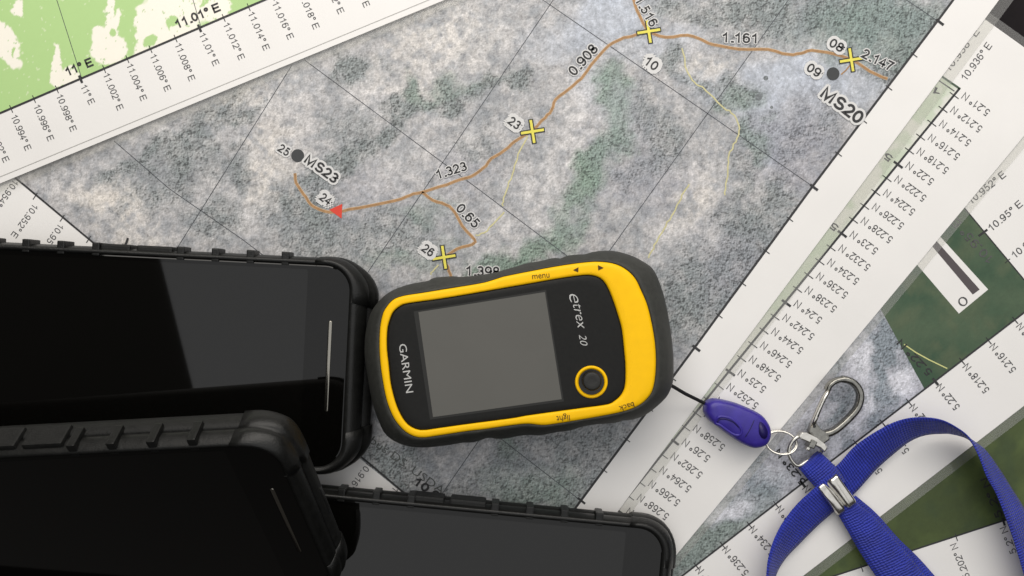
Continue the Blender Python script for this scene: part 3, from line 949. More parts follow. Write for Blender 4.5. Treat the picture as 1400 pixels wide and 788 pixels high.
text(m1, 'Airbus DS, USDA, USGS, AEX', (486, 584), (694, 736), 11.5, zz, plain('credit_ink', lin(84, 86, 84), 0.5, 0.3), name='map_credit')
wlab('10.91\u00b0 E', (600, 680), 36, 80, 12, halo=0.0, bold=0.03)
wlab('J', (172, 329), 20, 6, 9, halo=0.0)

# ------------------------------------------------------------------ light green topographic map, top of the pile
m3 = thing('laminated_map', 'laminated pale green topographic map with east coordinates, overlapping the grey aerial map', 'map', P(150, 80, Z3 - PT), GROUP)
pe = Vector((470, -194)).normalized()      # along its lower edge
pn = Vector((pe.y, -pe.x))
if pn.y < 0: pn = -pn
p0 = Vector((0, 251))
q3p = [tuple(p0 - pe * 420), tuple(p0 + pe * 1000), tuple(p0 + pe * 1000 - pn * 700), tuple(p0 - pe * 420 - pn * 700)]
slab('paper', q3p, Z3, PT, M['paper'], m3)
film_ring(m3, q3p, 11, Z3 - 0.00004)
be = Vector((362, -155)).normalized()
bn = Vector((be.y, -be.x))
if bn.y < 0: bn = -bn
g0 = Vector((0, 155))
grid_sheet('map_image', [tuple(g0 - be * 120), tuple(g0 + be * 700), tuple(g0 + be * 700 - bn * 400), tuple(g0 - be * 120 - bn * 400)], 1.5, Z3 + DZ, topo_main, M['topo'], m3)
z3 = Z3 + 2 * DZ
ribbon2d('border_line', [tuple(g0 - be * 120), tuple(g0 + be * 700)], 3.0, z3, M['ink'], m3)
ribbon2d('laminate_seam', [(-60, 267), (0, 242), (470, 48), (700, -47)], 1.0, z3, plain('seam_grey', (0.42, 0.41, 0.39), 0.4, 0.4), m3)
ribbon2d('grid_line', [(75, -8), (112, 108)], 0.9, z3, M['line'], m3)
ribbon2d('grid_line', [(258, -20), (275, 38)], 0.9, z3, M['line'], m3)
lab = [('10.992', (-13, 174), (9, 221)), ('10.994', (19, 158), (39, 205)), ('10.996', (50, 144), (70, 192)), ('10.998', (81, 130), (101, 179)), ('11', (114, 117), (126, 142)), ('11.002', (145, 101), (165, 150)), ('11.004', (177, 88), (197, 137)),
       ('11.006', (209, 75), (230, 124)), ('11.008', (243, 60), (263, 110)), ('11.01', (276, 46), (296, 89)), ('11.012', (309, 32), (331, 81)), ('11.014', (343, 17), (365, 68)), ('11.016', (376, 3), (398, 53)),
       ('11.018', (411, -12), (433, 39)), ('11.02', (446, -26), (467, 18)), ('11.022', (479, -42), (502, 9))]
segs = []
for i, (s, a, b) in enumerate(lab):
    text(m3, s + '\u00b0 E', a, b, 9.4, z3, M['ink_grey'])
    d = (Vector(b) - Vector(a)).normalized()
    w = (Vector(a) - d * 4 - g0).dot(be)
    p = g0 + be * w
    bold = s in ('11', '11.01', '11.02')
    segs.append((tuple(p - bn * 5), tuple(p + bn * 6), 3.4 if bold else 1.2))
multi_ribbon('tick_marks', segs, z3 + DZ, M['ink'], m3)
text(m3, '11\u00b0 E', (90, 99), (126, 84), 12.5, z3 + DZ, M['ink'], bold=0.03)
text(m3, '11.01\u00b0 E', (240, 34), (300, 9), 12.5, z3 + DZ, M['ink'], bold=0.03)

flush_text()
TEXTQ.clear()

# ------------------------------------------------------------------ handheld satellite navigation receiver
GZ = Z1 + 12 * DZ
gps = thing('handheld_gps', 'yellow and black handheld satellite navigation receiver with grey screen', 'gps receiver', P(710, 475, GZ))
rub = [(500, 482), (502, 452), (510, 425), (530, 402), (557, 390), (587, 384), (594, 380), (621, 378), (630, 379), (651, 377), (678, 373), (690, 369), (705, 365), (718, 361), (740, 357), (757, 353), (764, 354.5), (775, 350), (790, 348.5), (803, 348), (812, 344.5),
       (836, 343.5), (859, 349), (876, 357), (893, 371), (906, 405), (914, 445), (918.5, 482), (919, 512), (917, 526), (910, 541), (896, 555), (881, 566), (866, 572), (849, 574), (840, 577), (811, 579), (792, 583), (780, 587), (758, 590), (738, 594), (718, 593.5), (692, 598), (678, 598.5), (667, 597),
       (650, 603), (631, 604), (615, 607), (577, 610.5), (550, 606), (530, 594), (519, 574), (509.5, 544), (503, 507)]
yo = [(518.5, 476), (519, 452), (521, 438), (525, 425), (536, 411), (550, 405), (575, 401), (600, 397), (643, 390), (662, 386.5), (674, 383), (688, 378.5), (700, 376), (720, 372), (763, 364), (799, 359), (820, 358), (841, 361), (857, 369), (869, 381), (877, 397), (886, 419), (893.5, 452),
      (897, 480), (897, 508), (893, 533), (884, 547), (870, 557), (849, 564), (820, 570), (791, 575), (760, 580), (742, 582), (722, 580), (700, 582), (658, 588), (643, 589.5), (600, 596), (580, 599), (568.6, 598), (557, 593), (546, 583), (537, 570), (528.6, 548.6), (523, 521), (520, 500)]
yi = [(528.5, 475), (529, 452), (532, 438.6), (537, 427), (546, 419), (557, 415), (600, 409), (643, 402), (700, 392), (720, 388.6), (763, 381), (791, 377), (806, 376), (818.6, 379), (827, 386), (834, 398.6), (841, 417), (847, 436), (851, 452),
      (854, 480), (855.7, 501), (855, 527), (850, 540), (841, 548.6), (831, 553.6), (800, 558), (763, 563), (720, 569), (700, 572.6), (643, 580), (600, 586), (578.6, 589), (567, 587), (557, 581), (548.6, 570), (541, 553), (534, 526), (531, 500)]
GC = Vector((705, 475))
NC = 220
def polar(contour):
    """resample a closed pixel contour at NC angles about GC (smoothed)"""
    pts = catmull([(x, y, 0) for x, y in contour], 6, True)
    a = np.array([math.atan2(p.y - GC.y, (p.x - GC.x)) for p in pts])
    r = np.array([math.hypot(p.x - GC.x, p.y - GC.y) for p in pts])
    o = np.argsort(a)
    a, r = a[o], r[o]
    th = np.linspace(-math.pi, math.pi, NC, endpoint=False)
    rr = np.interp(th, np.concatenate([a - 2 * math.pi, a, a + 2 * math.pi]), np.tile(r, 3))
    return np.stack([GC.x + rr * np.cos(th), GC.y + rr * np.sin(th)], 1)
# angle sampling is too coarse at the ends of a long shape: stretch it
def polar2(contour, sx=1.9):
    c2 = [((x - GC.x) / sx + GC.x, y) for x, y in contour]
    q = polar(c2)
    q[:, 0] = (q[:, 0] - GC.x) * sx + GC.x
    return q
rubP, yoP, yiP = polar2(rub), polar2(yo), polar2(yi)
def world_ring(px, z, zmap):
    """pixel ring seen at height zmap, placed at height z"""
    d = CAM_H - zmap
    return [Vector(((x - 700) / F_PX * d, (394 - y) / F_PX * d, z)) for x, y in px]
def lerpring(a, b, t):
    return [p.lerp(q, t) for p, q in zip(a, b)]
def loft(name, rings, mat, parent, cap0=True, cap1=True, smooth=True):
    n = len(rings[0])
    vs_ = [v for r in rings for v in r]
    fs = []
    for i in range(len(rings) - 1):
        for j in range(n):
            k2 = (j + 1) % n
            fs.append((i * n + j, i * n + k2, (i + 1) * n + k2, (i + 1) * n + j))
    if cap0: fs.append(tuple(range(n - 1, -1, -1)))
    if cap1: fs.append(tuple((len(rings) - 1) * n + j for j in range(n)))
    return fix_normals(mesh_obj(name, vs_, fs, mat, parent, smooth))
def setz(r, z): return [Vector((v.x, v.y, z)) for v in r]
def scl(r, s):
    c = sum(r, Vector()) / len(r)
    return [Vector((c.x + (v.x - c.x) * s, c.y + (v.y - c.y) * s, v.z)) for v in r]
TOPZ = 0.0300
RW = world_ring(rubP, 0.016, 0.016)
YO = world_ring(yoP, TOPZ, TOPZ)
YI = world_ring(yiP, TOPZ, TOPZ)
rings = [setz(scl(RW, 0.80), GZ), setz(scl(RW, 0.90), GZ + 0.0012), setz(scl(RW, 0.965), 0.006), setz(scl(RW, 0.99), 0.0105), setz(RW, 0.0150), setz(RW, 0.0185),
         setz(lerpring(RW, YO, 0.16), 0.0225), setz(lerpring(RW, YO, 0.45), 0.0262), setz(lerpring(RW, YO, 0.75), 0.0285), setz(lerpring(RW, YO, 0.93), 0.0296), setz(lerpring(RW, YO, 0.985), 0.0294),
         setz(lerpring(RW, YO, 1.0), 0.0288)]
loft('rubber_body', rings, M['rubber'], gps, True, True)
bez = loft('yellow_bezel', [setz(YO, 0.0280), setz(lerpring(YO, YI, 0.01), 0.0294), setz(lerpring(YO, YI, 0.10), 0.02985), setz(lerpring(YO, YI, 0.35), 0.03005), setz(lerpring(YO, YI, 0.75), 0.0301), setz(lerpring(YO, YI, 0.93), 0.0300),
                       setz(lerpring(YO, YI, 1.0), 0.0296), setz(YI, 0.0284)], M['yellow'], gps, False, False)
loft('front_panel', [setz(YI, 0.0286), setz(scl(YI, 0.992), 0.02945), setz(scl(YI, 0.98), 0.0296), setz(scl(YI, 0.9), 0.02962)], M['face'], gps, False, True)
FZ = 0.02962
slab('screen_edge_shade', [(565.5, 426), (746.5, 396.5), (771, 549), (588, 574)], FZ + 0.00006, 0.00005, M['lcd_edge_shade'], gps)  # dark border painted as the shadow at the recessed screen's edge
slab('screen', [(572, 427), (745, 399.5), (768, 546), (592, 570.5)], FZ + 0.00014, 0.00007, M['lcd'], gps)
# joystick
def annulus(name, cx, cy, prof, mat, parent, n=48, cap=True):
    rings_ = []
    for r, z in prof:
        d = CAM_H - z
        rings_.append([Vector(((cx + r * math.cos(2 * math.pi * i / n) - 700) / F_PX * d, (394 - cy - r * math.sin(2 * math.pi * i / n)) / F_PX * d, z)) for i in range(n)])
    return loft(name, rings_, mat, parent, False, cap)
js = annulus('joystick_ring', 808.5, 522.5, [(22.4, FZ - 0.0002), (22.2, FZ + 0.0005), (20.5, FZ + 0.0008), (18.6, FZ + 0.0006), (17.0, FZ - 0.0003), (17.0, FZ - 0.0010)], M['yellow'], gps, 48, False)
annulus('joystick_well', 808.5, 522.5, [(17.2, FZ + 0.00003), (14, FZ + 0.00003)], M['lens'], gps)
annulus('joystick', 809.5, 521.5, [(12.0, FZ), (13.0, FZ + 0.0012), (13.2, FZ + 0.0022), (12.4, FZ + 0.0030), (10.5, FZ + 0.0033), (6, FZ + 0.0031)], M['knob'], gps)
text(gps, 'GARMIN', (550.5, 470.5), (560.5, 537), 10.8, FZ + 0.0001, M['white_print'], name='brand_lettering', bold=0.0)
text(gps, 'e', (786.5, 401), (789.5, 414), 19, FZ + 0.0001, M['white_print'], name='model_lettering', shear=0.34, bold=-0.012)
text(gps, 'trex', (790.2, 415.5), (797.5, 449.5), 14.5, FZ + 0.0001, M['white_print'], name='model_lettering', shear=0.34, bold=-0.008)
text(gps, '20', (796.5, 457), (799, 473), 10.5, FZ + 0.0001, M['white_print'], name='model_lettering', shear=0.34, bold=-0.008)
YZ = 0.03020
text(gps, 'menu', (727.5, 377.5), (751, 375), 8.8, YZ, M['brown_print'], name='button_lettering')
text(gps, 'light', (779, 571.5), (761, 573.5), 8.4, YZ, M['brown_print'], name='button_lettering')
text(gps, 'back', (867, 553.5), (847, 559.5), 8.0, YZ, M['brown_print'], name='button_lettering')
for tri in (((783.5, 369.5), (791, 365.5), (790.5, 372.5)), ((817.5, 362.7), (825.5, 366.3), (818, 370))):
    o = mesh_obj('arrow_print', [P(x, y, YZ) for x, y in tri], [(0, 1, 2)], M['brown_print'], gps); up_faces(o)
flush_text()

# ------------------------------------------------------------------ smartphones in ribbed cases
PHW, PHL = 0.0362, 0.150      # half width of the rim, length
def rrect(hw, x0, x1, r, z, n=10):
    """rounded rectangle ring, x from x0 to x1, y +-hw"""
    out = []
    for cx, cy, a0 in ((x1 - r, hw - r, 0), (x0 + r, hw - r, 90), (x0 + r, -hw + r, 180), (x1 - r, -hw + r, 270)):
        for i in range(n + 1):
            a = R(a0 + 90 * i / n)
            out.append(Vector((cx + r * math.cos(a), cy + r * math.sin(a), z)))
    return out
def case_ring(off_e, off_s, z, r=0.0105):
    return rrect(PHW + off_s, -PHL - off_e, off_e, max(r + (off_e + off_s) / 2, 0.003), z)
def local_box(x0, x1, y0, y1, z0, z1, bev=0.0004):
    bm = bmesh.new()
    bmesh.ops.create_cube(bm, size=1)
    for v in bm.verts:
        v.co = Vector(((x0 + x1) / 2 + v.co.x * (x1 - x0), (y0 + y1) / 2 + v.co.y * (y1 - y0), (z0 + z1) / 2 + v.co.z * (z1 - z0)))
    bmesh.ops.bevel(bm, geom=list(bm.edges), offset=bev, segments=2, affect='EDGES', profile=0.7)
    me = bpy.data.meshes.new('part')
    bm.to_mesh(bm and me)
    bm.free()
    return me
PHM = {}
def phone_meshes():
    def keep(nm, o):
        PHM[nm] = o.data
        bpy.data.objects.remove(o)
    keep('bumper', loft('bumper', [case_ring(-.004, -.004, 0.0), case_ring(-.0008, -.0016, 0.0008), case_ring(.0030, .0004, 0.0026), case_ring(.0048, .0011, 0.0045), case_ring(.0048, .0012, 0.0066), case_ring(.0040, .0009, 0.0080), case_ring(.0026, .0003, 0.0086), case_ring(.0012, -.0008, 0.0086)], M['case_soft'], None, True, True))
    keep('shell', loft('shell', [case_ring(.0010, -.0006, 0.0084), case_ring(.0026, .0008, 0.0089), case_ring(.0029, .0010, 0.0098), case_ring(.0027, .0009, 0.0112), case_ring(.0018, .0005, 0.0126), case_ring(.0006, .0001, 0.0138), case_ring(-.0002, -.0003, 0.0142),
                                case_ring(-.0012, -.0010, 0.0141), case_ring(-.0018, -.0015, 0.0136), case_ring(-.0022, -.0018, 0.0128)], M['case'], None, False, False))
    keep('glass', loft('glass', [case_ring(-.0019, -.0016, 0.0120), case_ring(-.0019, -.0016, 0.01325), case_ring(-.0023, -.0020, 0.01335)], M['glass'], None, True, True, False))
    hw = PHW - 0.0032
    keep('display', loft('display', [rrect(hw, -PHL + .015, -.0165, .0008, 0.01330, 2), rrect(hw, -PHL + .015, -.0165, .0008, 0.01337, 2)], M['display'], None, True, True, False))
    keep('earpiece', loft('earpiece', [rrect(.0157, -.0087, -.0073, .0007, .0131, 4), rrect(.0157, -.0087, -.0073, .0007, .01342, 4), rrect(.0154, -.0084, -.0076, .0004, .01350, 4)], M['slit'], None, True, True))
phone_meshes()
def bump_me(nm, me, mat):
    me.name = nm
    me.materials.append(mat)
    PHM[nm] = me
bump_me('grip_rib', local_box(-.0013, .0013, -.0024, .0021, .0066, .0139, .0005), M['case'])
bump_me('side_button', local_box(-.0062, .0062, -.0022, .0019, .0050, .0125, .0008), M['case_soft'])
bump_me('side_pad', local_box(-.0050, .0050, -.0018, .0016, .0030, .0118, .0006), M['case'])
def corner_guard_mesh(sx, sy):
    """thick quarter bumper wrapped round one corner"""
    ringsets = []
    for oe, os_, z in ((.0030, .0006, .0018), (.0053, .0016, .0036), (.0054, .0017, .0070), (.0046, .0013, .0084), (.0034, .0009, .0090), (.0035, .0015, .0098), (.0032, .0014, .0112), (.0023, .0010, .0127), (.0010, .0005, .0140), (.0001, .0001, .0145), (-.0006, -.0005, .0146), (-.0010, -.0008, .0144)):
        full = case_ring(oe, os_, z)
        ringsets.append(full[:11])       # the +x +y corner
    vs_ = []
    n = 15
    for r in ringsets:
        # run a little along both sides
        a = r[0] + Vector((0, -.0035, 0)); b = r[-1] + Vector((-.0035, 0, 0))
        r2 = [a] + r + [b]
        vs_.append(r2)
    m = len(vs_[0])
    vv = [v for r in vs_ for v in r]
    inner = [Vector((v.x - .004 * 0 - .0035 * 0, v.y, v.z)) for v in vs_[-1]]
    fs = []
    for i in range(len(vs_) - 1):
        for j in range(m - 1):
            fs.append((i * m + j, i * m + j + 1, (i + 1) * m + j + 1, (i + 1) * m + j))
    # end walls into the shell
    base = len(vv)
    for r in vs_:
        vv.append(r[0] + Vector((-.0009, 0, 0)))
    for r in vs_:
        vv.append(r[-1] + Vector((0, -.0009, 0)))
    k_ = len(vs_)
    for i in range(k_ - 1):
        fs.append((i * m, (i + 1) * m, base + i + 1, base + i))
        fs.append((i * m + m - 1, base + k_ + i, base + k_ + i + 1, (i + 1) * m + m - 1))
    vv = [Vector((v.x, v.y, v.z)) for v in vv]
    if sx < 0: vv = [Vector((-PHL - v.x, v.y, v.z)) for v in vv]
    if sy < 0: vv = [Vector((v.x, -v.y, v.z)) for v in vv]
    o = fix_normals(mesh_obj('corner_guard', vv, fs, M['case'], None, True))
    me = o.data
    bpy.data.objects.remove(o)
    return me
CG = {(sx, sy): corner_guard_mesh(sx, sy) for sx in (1, -1) for sy in (1, -1)}
PHM['end_slot'] = None
bump_me('end_slot', local_box(.0040, .0051, -.006, .006, .0048, .0062, .0003), M['lens'])
def stretched(me, f):
    """copy of a case mesh whose bulge beyond the end of the phone is scaled by f"""
    m2_ = me.copy()
    for v in m2_.vertices:
        if v.co.x > 0: v.co.x *= f
        elif v.co.x < -PHL: v.co.x = -PHL + (v.co.x + PHL) * f
    return m2_
def phone(label, loc, rot, flip=False, bulge=1.0):
    mat = Matrix.Translation(loc) @ rot.to_4x4()
    root = bpy.data.objects.new('smartphone', None)
    root.empty_display_size = 0.02
    root.matrix_world = mat
    C.objects.link(root)
    root['label'] = label
    root['category'] = 'phone'
    root['group'] = 'black phones in rugged cases'
    F = Matrix.Translation((-PHL / 2, 0, 0)) @ Matrix.Rotation(math.pi, 4, 'Z') @ Matrix.Translation((PHL / 2, 0, 0)) if flip else Matrix.Identity(4)
    def add(nm, me, loc_=(0, 0, 0), ry=1, parent=root):
        o = bpy.data.objects.new(nm, me)
        C.objects.link(o)
        o.parent = root
        o.matrix_basis = (F if nm in ('display', 'earpiece', 'glass') else Matrix.Identity(4)) @ Matrix.Translation(loc_) @ (Matrix.Rotation(math.pi, 4, 'Z') if ry < 0 else Matrix.Identity(4))
        return o
    add('bumper', stretched(PHM['bumper'], bulge)); add('case_shell', stretched(PHM['shell'], bulge)); g = add('glass', PHM['glass']); add('display', PHM['display']); add('earpiece', PHM['earpiece'])
    for key, me in CG.items():
        add('corner_guard', stretched(me, bulge))
    for sy in (1, -1):
        y = sy * (PHW + .0004)
        for x in (-.0245, -.0365, -.0485, -.0605):
            add('grip_rib', PHM['grip_rib'], (x, y, 0), sy)
            add('grip_rib', PHM['grip_rib'], (-PHL - x, y, 0), sy)
        if sy > 0:
            add('side_button', PHM['side_button'], (-.0700, y, 0), sy)
            add('side_button', PHM['side_button'], (-.0845, y, 0), sy)
        else:
            add('side_pad', PHM['side_pad'], (-.075, y, 0), sy)
    add('end_slot', stretched(PHM['end_slot'], bulge))
    return root

def rotz(deg): return Matrix.Rotation(R(deg), 3, 'Z')
ZB = Z1 + 0.0004
ZT = ZB + 0.0134
phone('black phone in ribbed rugged case with silver earpiece slit, lying flat beside the yellow receiver', P(480.5, 503, ZT) - Vector((0, 0, 0.0134)), rotz(-2.8), bulge=1.3)
phone('black phone in rugged case showing no earpiece, lying below the yellow receiver', P(903, 864, ZT) - Vector((0, 0, 0.0134)), rotz(-5.4), True, bulge=0.8)
v = Vector((0.6705, -0.0852, 0.1025))
pb = phone('black phone in rugged case propped at a slant across the other two phones', Vector((-0.06, -0.0621, 0.0412)), Matrix.Rotation(v.length, 3, v.normalized()), bulge=0.5)
# its fold-out stand, resting on the flat phone behind it
inv = pb.matrix_world.inverted()
top = Vector((-.055, .012, 0.0006)); wl = pb.matrix_world @ top
foot = Vector((wl.x, wl.y + 0.004, ZB + 0.0150))
fl = inv @ foot
ax = (fl - top)
yv = Vector((1, 0, 0)); zv = ax.cross(yv).normalized()
vv = []
for pnt in (top, fl):
    for sx in (-.012, .012):
        for st in (-.0008, .0008):
            vv.append(pnt + yv * sx + zv * st)
o = fix_normals(mesh_obj('kickstand', vv, [(0, 1, 3, 2), (4, 5, 7, 6), (0, 1, 5, 4), (2, 3, 7, 6), (0, 2, 6, 4), (1, 3, 7, 5)], M['case'], None))
o.parent = pb

# ------------------------------------------------------------------ lanyard
lan = thing('lanyard', 'blue woven lanyard with metal hook, steel crimp and purple plastic buckle', 'lanyard', P(1130, 640, Z4 + 0.0005))
ZL = Z4 + 0.0006
tube('cord_loop', catmull([P(905, 521, 0.014), P(919, 528, 0.0125), P(936, 538, 0.0095), P(952, 546, 0.007), P(966, 553, 0.0055), P(975, 558, 0.0050)], 8), 0.00062, M['cord'], lan, 8)
# buckle
cl = [(960.5, 557), (962.5, 550), (969, 545.3), (979, 544.6), (1000, 549), (1021, 557), (1037, 565), (1045.5, 574), (1050.5, 584), (1050.5, 597), (1044.5, 607), (1033, 611), (1021.5, 609.5), (1003, 600), (980, 583), (967, 573), (961, 563)]
cp = catmull([(x, y, 0) for x, y in cl], 6, True)
zc = 0.0045
CR = [P(p.x, p.y, zc) for p in cp]
ccen = sum(CR, Vector()) / len(CR)
buck = []
for s, z in ((0.80, ZL + 0.0006), (0.93, ZL + 0.0014), (1.0, ZL + 0.0034), (0.99, ZL + 0.0056), (0.955, ZL + 0.0073), (0.88, ZL + 0.0083), (0.74, ZL + 0.0088), (0.4, ZL + 0.0093), (0.15, ZL + 0.0096)):
    buck.append([Vector((ccen.x + (p.x - ccen.x) * s, ccen.y + (p.y - ccen.y) * s, z)) for p in CR])
buckle = loft('buckle', buck, M['purple'], lan, True, True)
def on_buckle(x, y):
    """height of the buckle's top at a pixel"""
    best = ZL + 0.0096
    p = P(x, y, 0.009)
    d = p - ccen
    # find the scale at which the contour passes p
    a = math.atan2(d.y, d.x)
    r = math.hypot(d.x, d.y)
    rb = min(CR, key=lambda q: abs((math.atan2(q.y - ccen.y, q.x - ccen.x) - a + math.pi) % (2 * math.pi) - math.pi))
    s = r / math.hypot(rb.x - ccen.x, rb.y - ccen.y)
    tabS = [0.15, 0.4, 0.74, 0.88, 0.955, 0.99, 1.0]
    tabZ = [0.0096, 0.0093, 0.0088, 0.0083, 0.0073, 0.0056, 0.0034]
    return ZL + float(np.interp(s, tabS, tabZ))
def on_b(pts, dz=0.0):
    out = []
    for x, y in pts:
        z = on_buckle(x, y)
        out.append(P(x, y, z) + Vector((0, 0, dz)))
    return out
tube('buckle_seam', catmull(on_b([(1034, 567), (1030, 577), (1026, 586), (1020, 596), (1014, 604)], -0.00015), 4), 0.00028, M['purple_dark'], lan, 6)
tube('buckle_latch', catmull(on_b([(978, 578), (982, 571), (990, 570), (1000, 573), (1009, 580), (1014, 589), (1011, 595), (1003, 594), (992, 587), (984, 581)], -0.00025), 5, True), 0.0006, M['purple'], lan, 8, True)
tube('buckle_latch_groove', catmull(on_b([(981, 577), (985, 573), (993, 573), (1003, 577), (1010, 584)], -0.0001), 5), 0.00035, M['purple_dark'], lan, 6)
sock = [P(x, y, ZL + 0.0066) for x, y in ((1036, 576), (1042, 579), (1047, 588), (1046, 597), (1040, 598), (1035, 590))]
so = catmull(sock, 4, True)
loft('buckle_socket', [[v + Vector((0, 0, -.004)) for v in so], [Vector((v.x, v.y, on_buckle(*(700 + v.x / (CAM_H - v.z) * F_PX, 394 - v.y / (CAM_H - v.z) * F_PX)) + 0.0002)) for v in so]], M['purple_dark'], lan, True, True)
# wire key ring
pts = []
for i in range(48):
    a = 2 * math.pi * i / 48
    x, y = 21.5 * math.cos(a), 15.5 * math.sin(a)
    c, s = math.cos(R(14)), math.sin(R(14))
    pts.append(P(1067 + x * c - y * s, 605 + x * s + y * c, ZL + 0.0028 + 0.0016 * math.sin(a + 0.8)))
tube('key_ring', pts, 0.00040, M['steel'], lan, 8, True)
pts2 = [p + Vector((0.0001, -.0001, 0.0008)) for p in pts]
tube('key_ring', pts2, 0.00040, M['steel'], lan, 8, True)
# D ring through the fabric loop
tube('d_ring', catmull([P(1112, 606, ZL + .0050), P(1096, 597, ZL + .0050), P(1086, 601, ZL + .0048), P(1079.5, 611, ZL + .0045), P(1079, 622, ZL + .0042), P(1084, 632, ZL + .0040), P(1092, 637, ZL + .0038), P(1104, 630, ZL + .0030), P(1119, 622, ZL + .0030), P(1124, 613, ZL + .0040), P(1112, 606, ZL + .0050)], 6), 0.00072, M['steel'], lan, 10)
# swivel block, pin and hook
def prism_px(name, poly, z0, z1, mat, parent, bev=0.00035):
    n = len(poly)
    zm = (z0 + z1) / 2
    top = [P(x, y, zm) for x, y in poly]
    vs_ = [Vector((v.x, v.y, z1)) for v in top] + [Vector((v.x, v.y, z0)) for v in top]
    fs = [tuple(range(n)), tuple(range(2 * n - 1, n - 1, -1))] + [(i, n + i, n + (i + 1) % n, (i + 1) % n) for i in range(n)]
    o = fix_normals(mesh_obj(name, vs_, fs, mat, parent))
    bm = bmesh.new(); bm.from_mesh(o.data)
    if bev:
        bmesh.ops.bevel(bm, geom=list(bm.edges), offset=bev, segments=2, affect='EDGES', profile=0.6)
    bm.to_mesh(o.data); bm.free()
    return o
prism_px('swivel_block', [(1094, 590), (1100, 590), (1114, 597), (1127, 607), (1129, 612), (1125, 618), (1119, 612), (1107, 606), (1093, 600), (1090, 596)], ZL + .0030, ZL + .0072, M['steel'], lan, 0.0005)
prism_px('swivel_collar', [(1107, 599), (1115, 603), (1110, 613), (1102, 610)], ZL + .0028, ZL + .0078, M['steel_dark'], lan, 0.0004)
prism_px('swivel_pin', [(1103, 609), (1108, 611), (1105, 617), (1100, 614)], ZL + .0034, ZL + .0060, M['steel'], lan, 0.0004)
hook_c = catmull([(1121, 595, 0), (1131, 593, 0), (1142, 588, 0), (1157, 575, 0), (1169.5, 561, 0), (1175, 548, 0), (1174.5, 535, 0), (1167, 524, 0), (1155, 519, 0), (1143, 520.5, 0), (1134, 527, 0), (1131, 534, 0)], 7)
wd = [lerp2((12, 0), (10.2, 0), min(i / 12, 1))[0] if i < len(hook_c) * 0.75 else 8.2 for i in range(len(hook_c))]
def bar_rect(name, cen, width, z0, z1, mat, parent, zfun=None):
    """flat bar with rectangular, softly rounded section following pixel centre line"""
    n = len(cen)
    prof = [(-.5, .2), (-.42, .8), (-.25, 1), (.25, 1), (.42, .8), (.5, .2), (.42, 0), (-.42, 0)]
    m_ = len(prof)
    vs_, fs = [], []
    for i, p in enumerate(cen):
        a = cen[max(i - 1, 0)]; b = cen[min(i + 1, n - 1)]
        t = (b - a).normalized(); nn = Vector((-t.y, t.x, 0))
        w = width[i] if isinstance(width, list) else width
        lift = zfun(i / (n - 1)) if zfun else 0
        for u, h in prof:
            q = p + nn * (u * w)
            zz_ = z0 + (z1 - z0) * h + lift
            v = P(q.x, q.y, (z0 + z1) / 2); v.z = zz_
            vs_.append(v)
    for i in range(n - 1):
        for j in range(m_):
            fs.append((i * m_ + j, i * m_ + (j + 1) % m_, (i + 1) * m_ + (j + 1) % m_, (i + 1) * m_ + j))
    fs.append(tuple(range(m_))); fs.append(tuple((n - 1) * m_ + j for j in range(m_)))
    return fix_normals(mesh_obj(name, vs_, fs, mat, parent, True))
bar_rect('hook', hook_c, wd, ZL + .0028, ZL + .0058, M['steel_dark'], lan, lambda t: .0006 * math.sin(math.pi * t))
prism_px('hook_base', [(1104, 590), (1109, 577), (1115, 578), (1120, 586), (1130, 592), (1133, 600), (1124, 607), (1112, 600)], ZL + .0026, ZL + .0062, M['steel_dark'], lan, 0.0006)
bar_rect('hook_gate', [Vector(p) for p in ((1110, 584, 0), (1115, 571, 0), (1120, 559, 0), (1126, 546, 0), (1133, 533, 0))], [7.5, 7, 6.4, 6, 5.6], ZL + .0040, ZL + .0062, M['steel'], lan)
bar_rect('gate_slot', [Vector(p) for p in ((1117.5, 570, 0), (1122, 560, 0), (1127, 549, 0), (1134.5, 534, 0))], 1.6, ZL + .0056, ZL + .0064, M['lens'], lan)
disc('gate_rivet', 1113.5, 583, 2.2, ZL + .0066, M['lens'], lan)
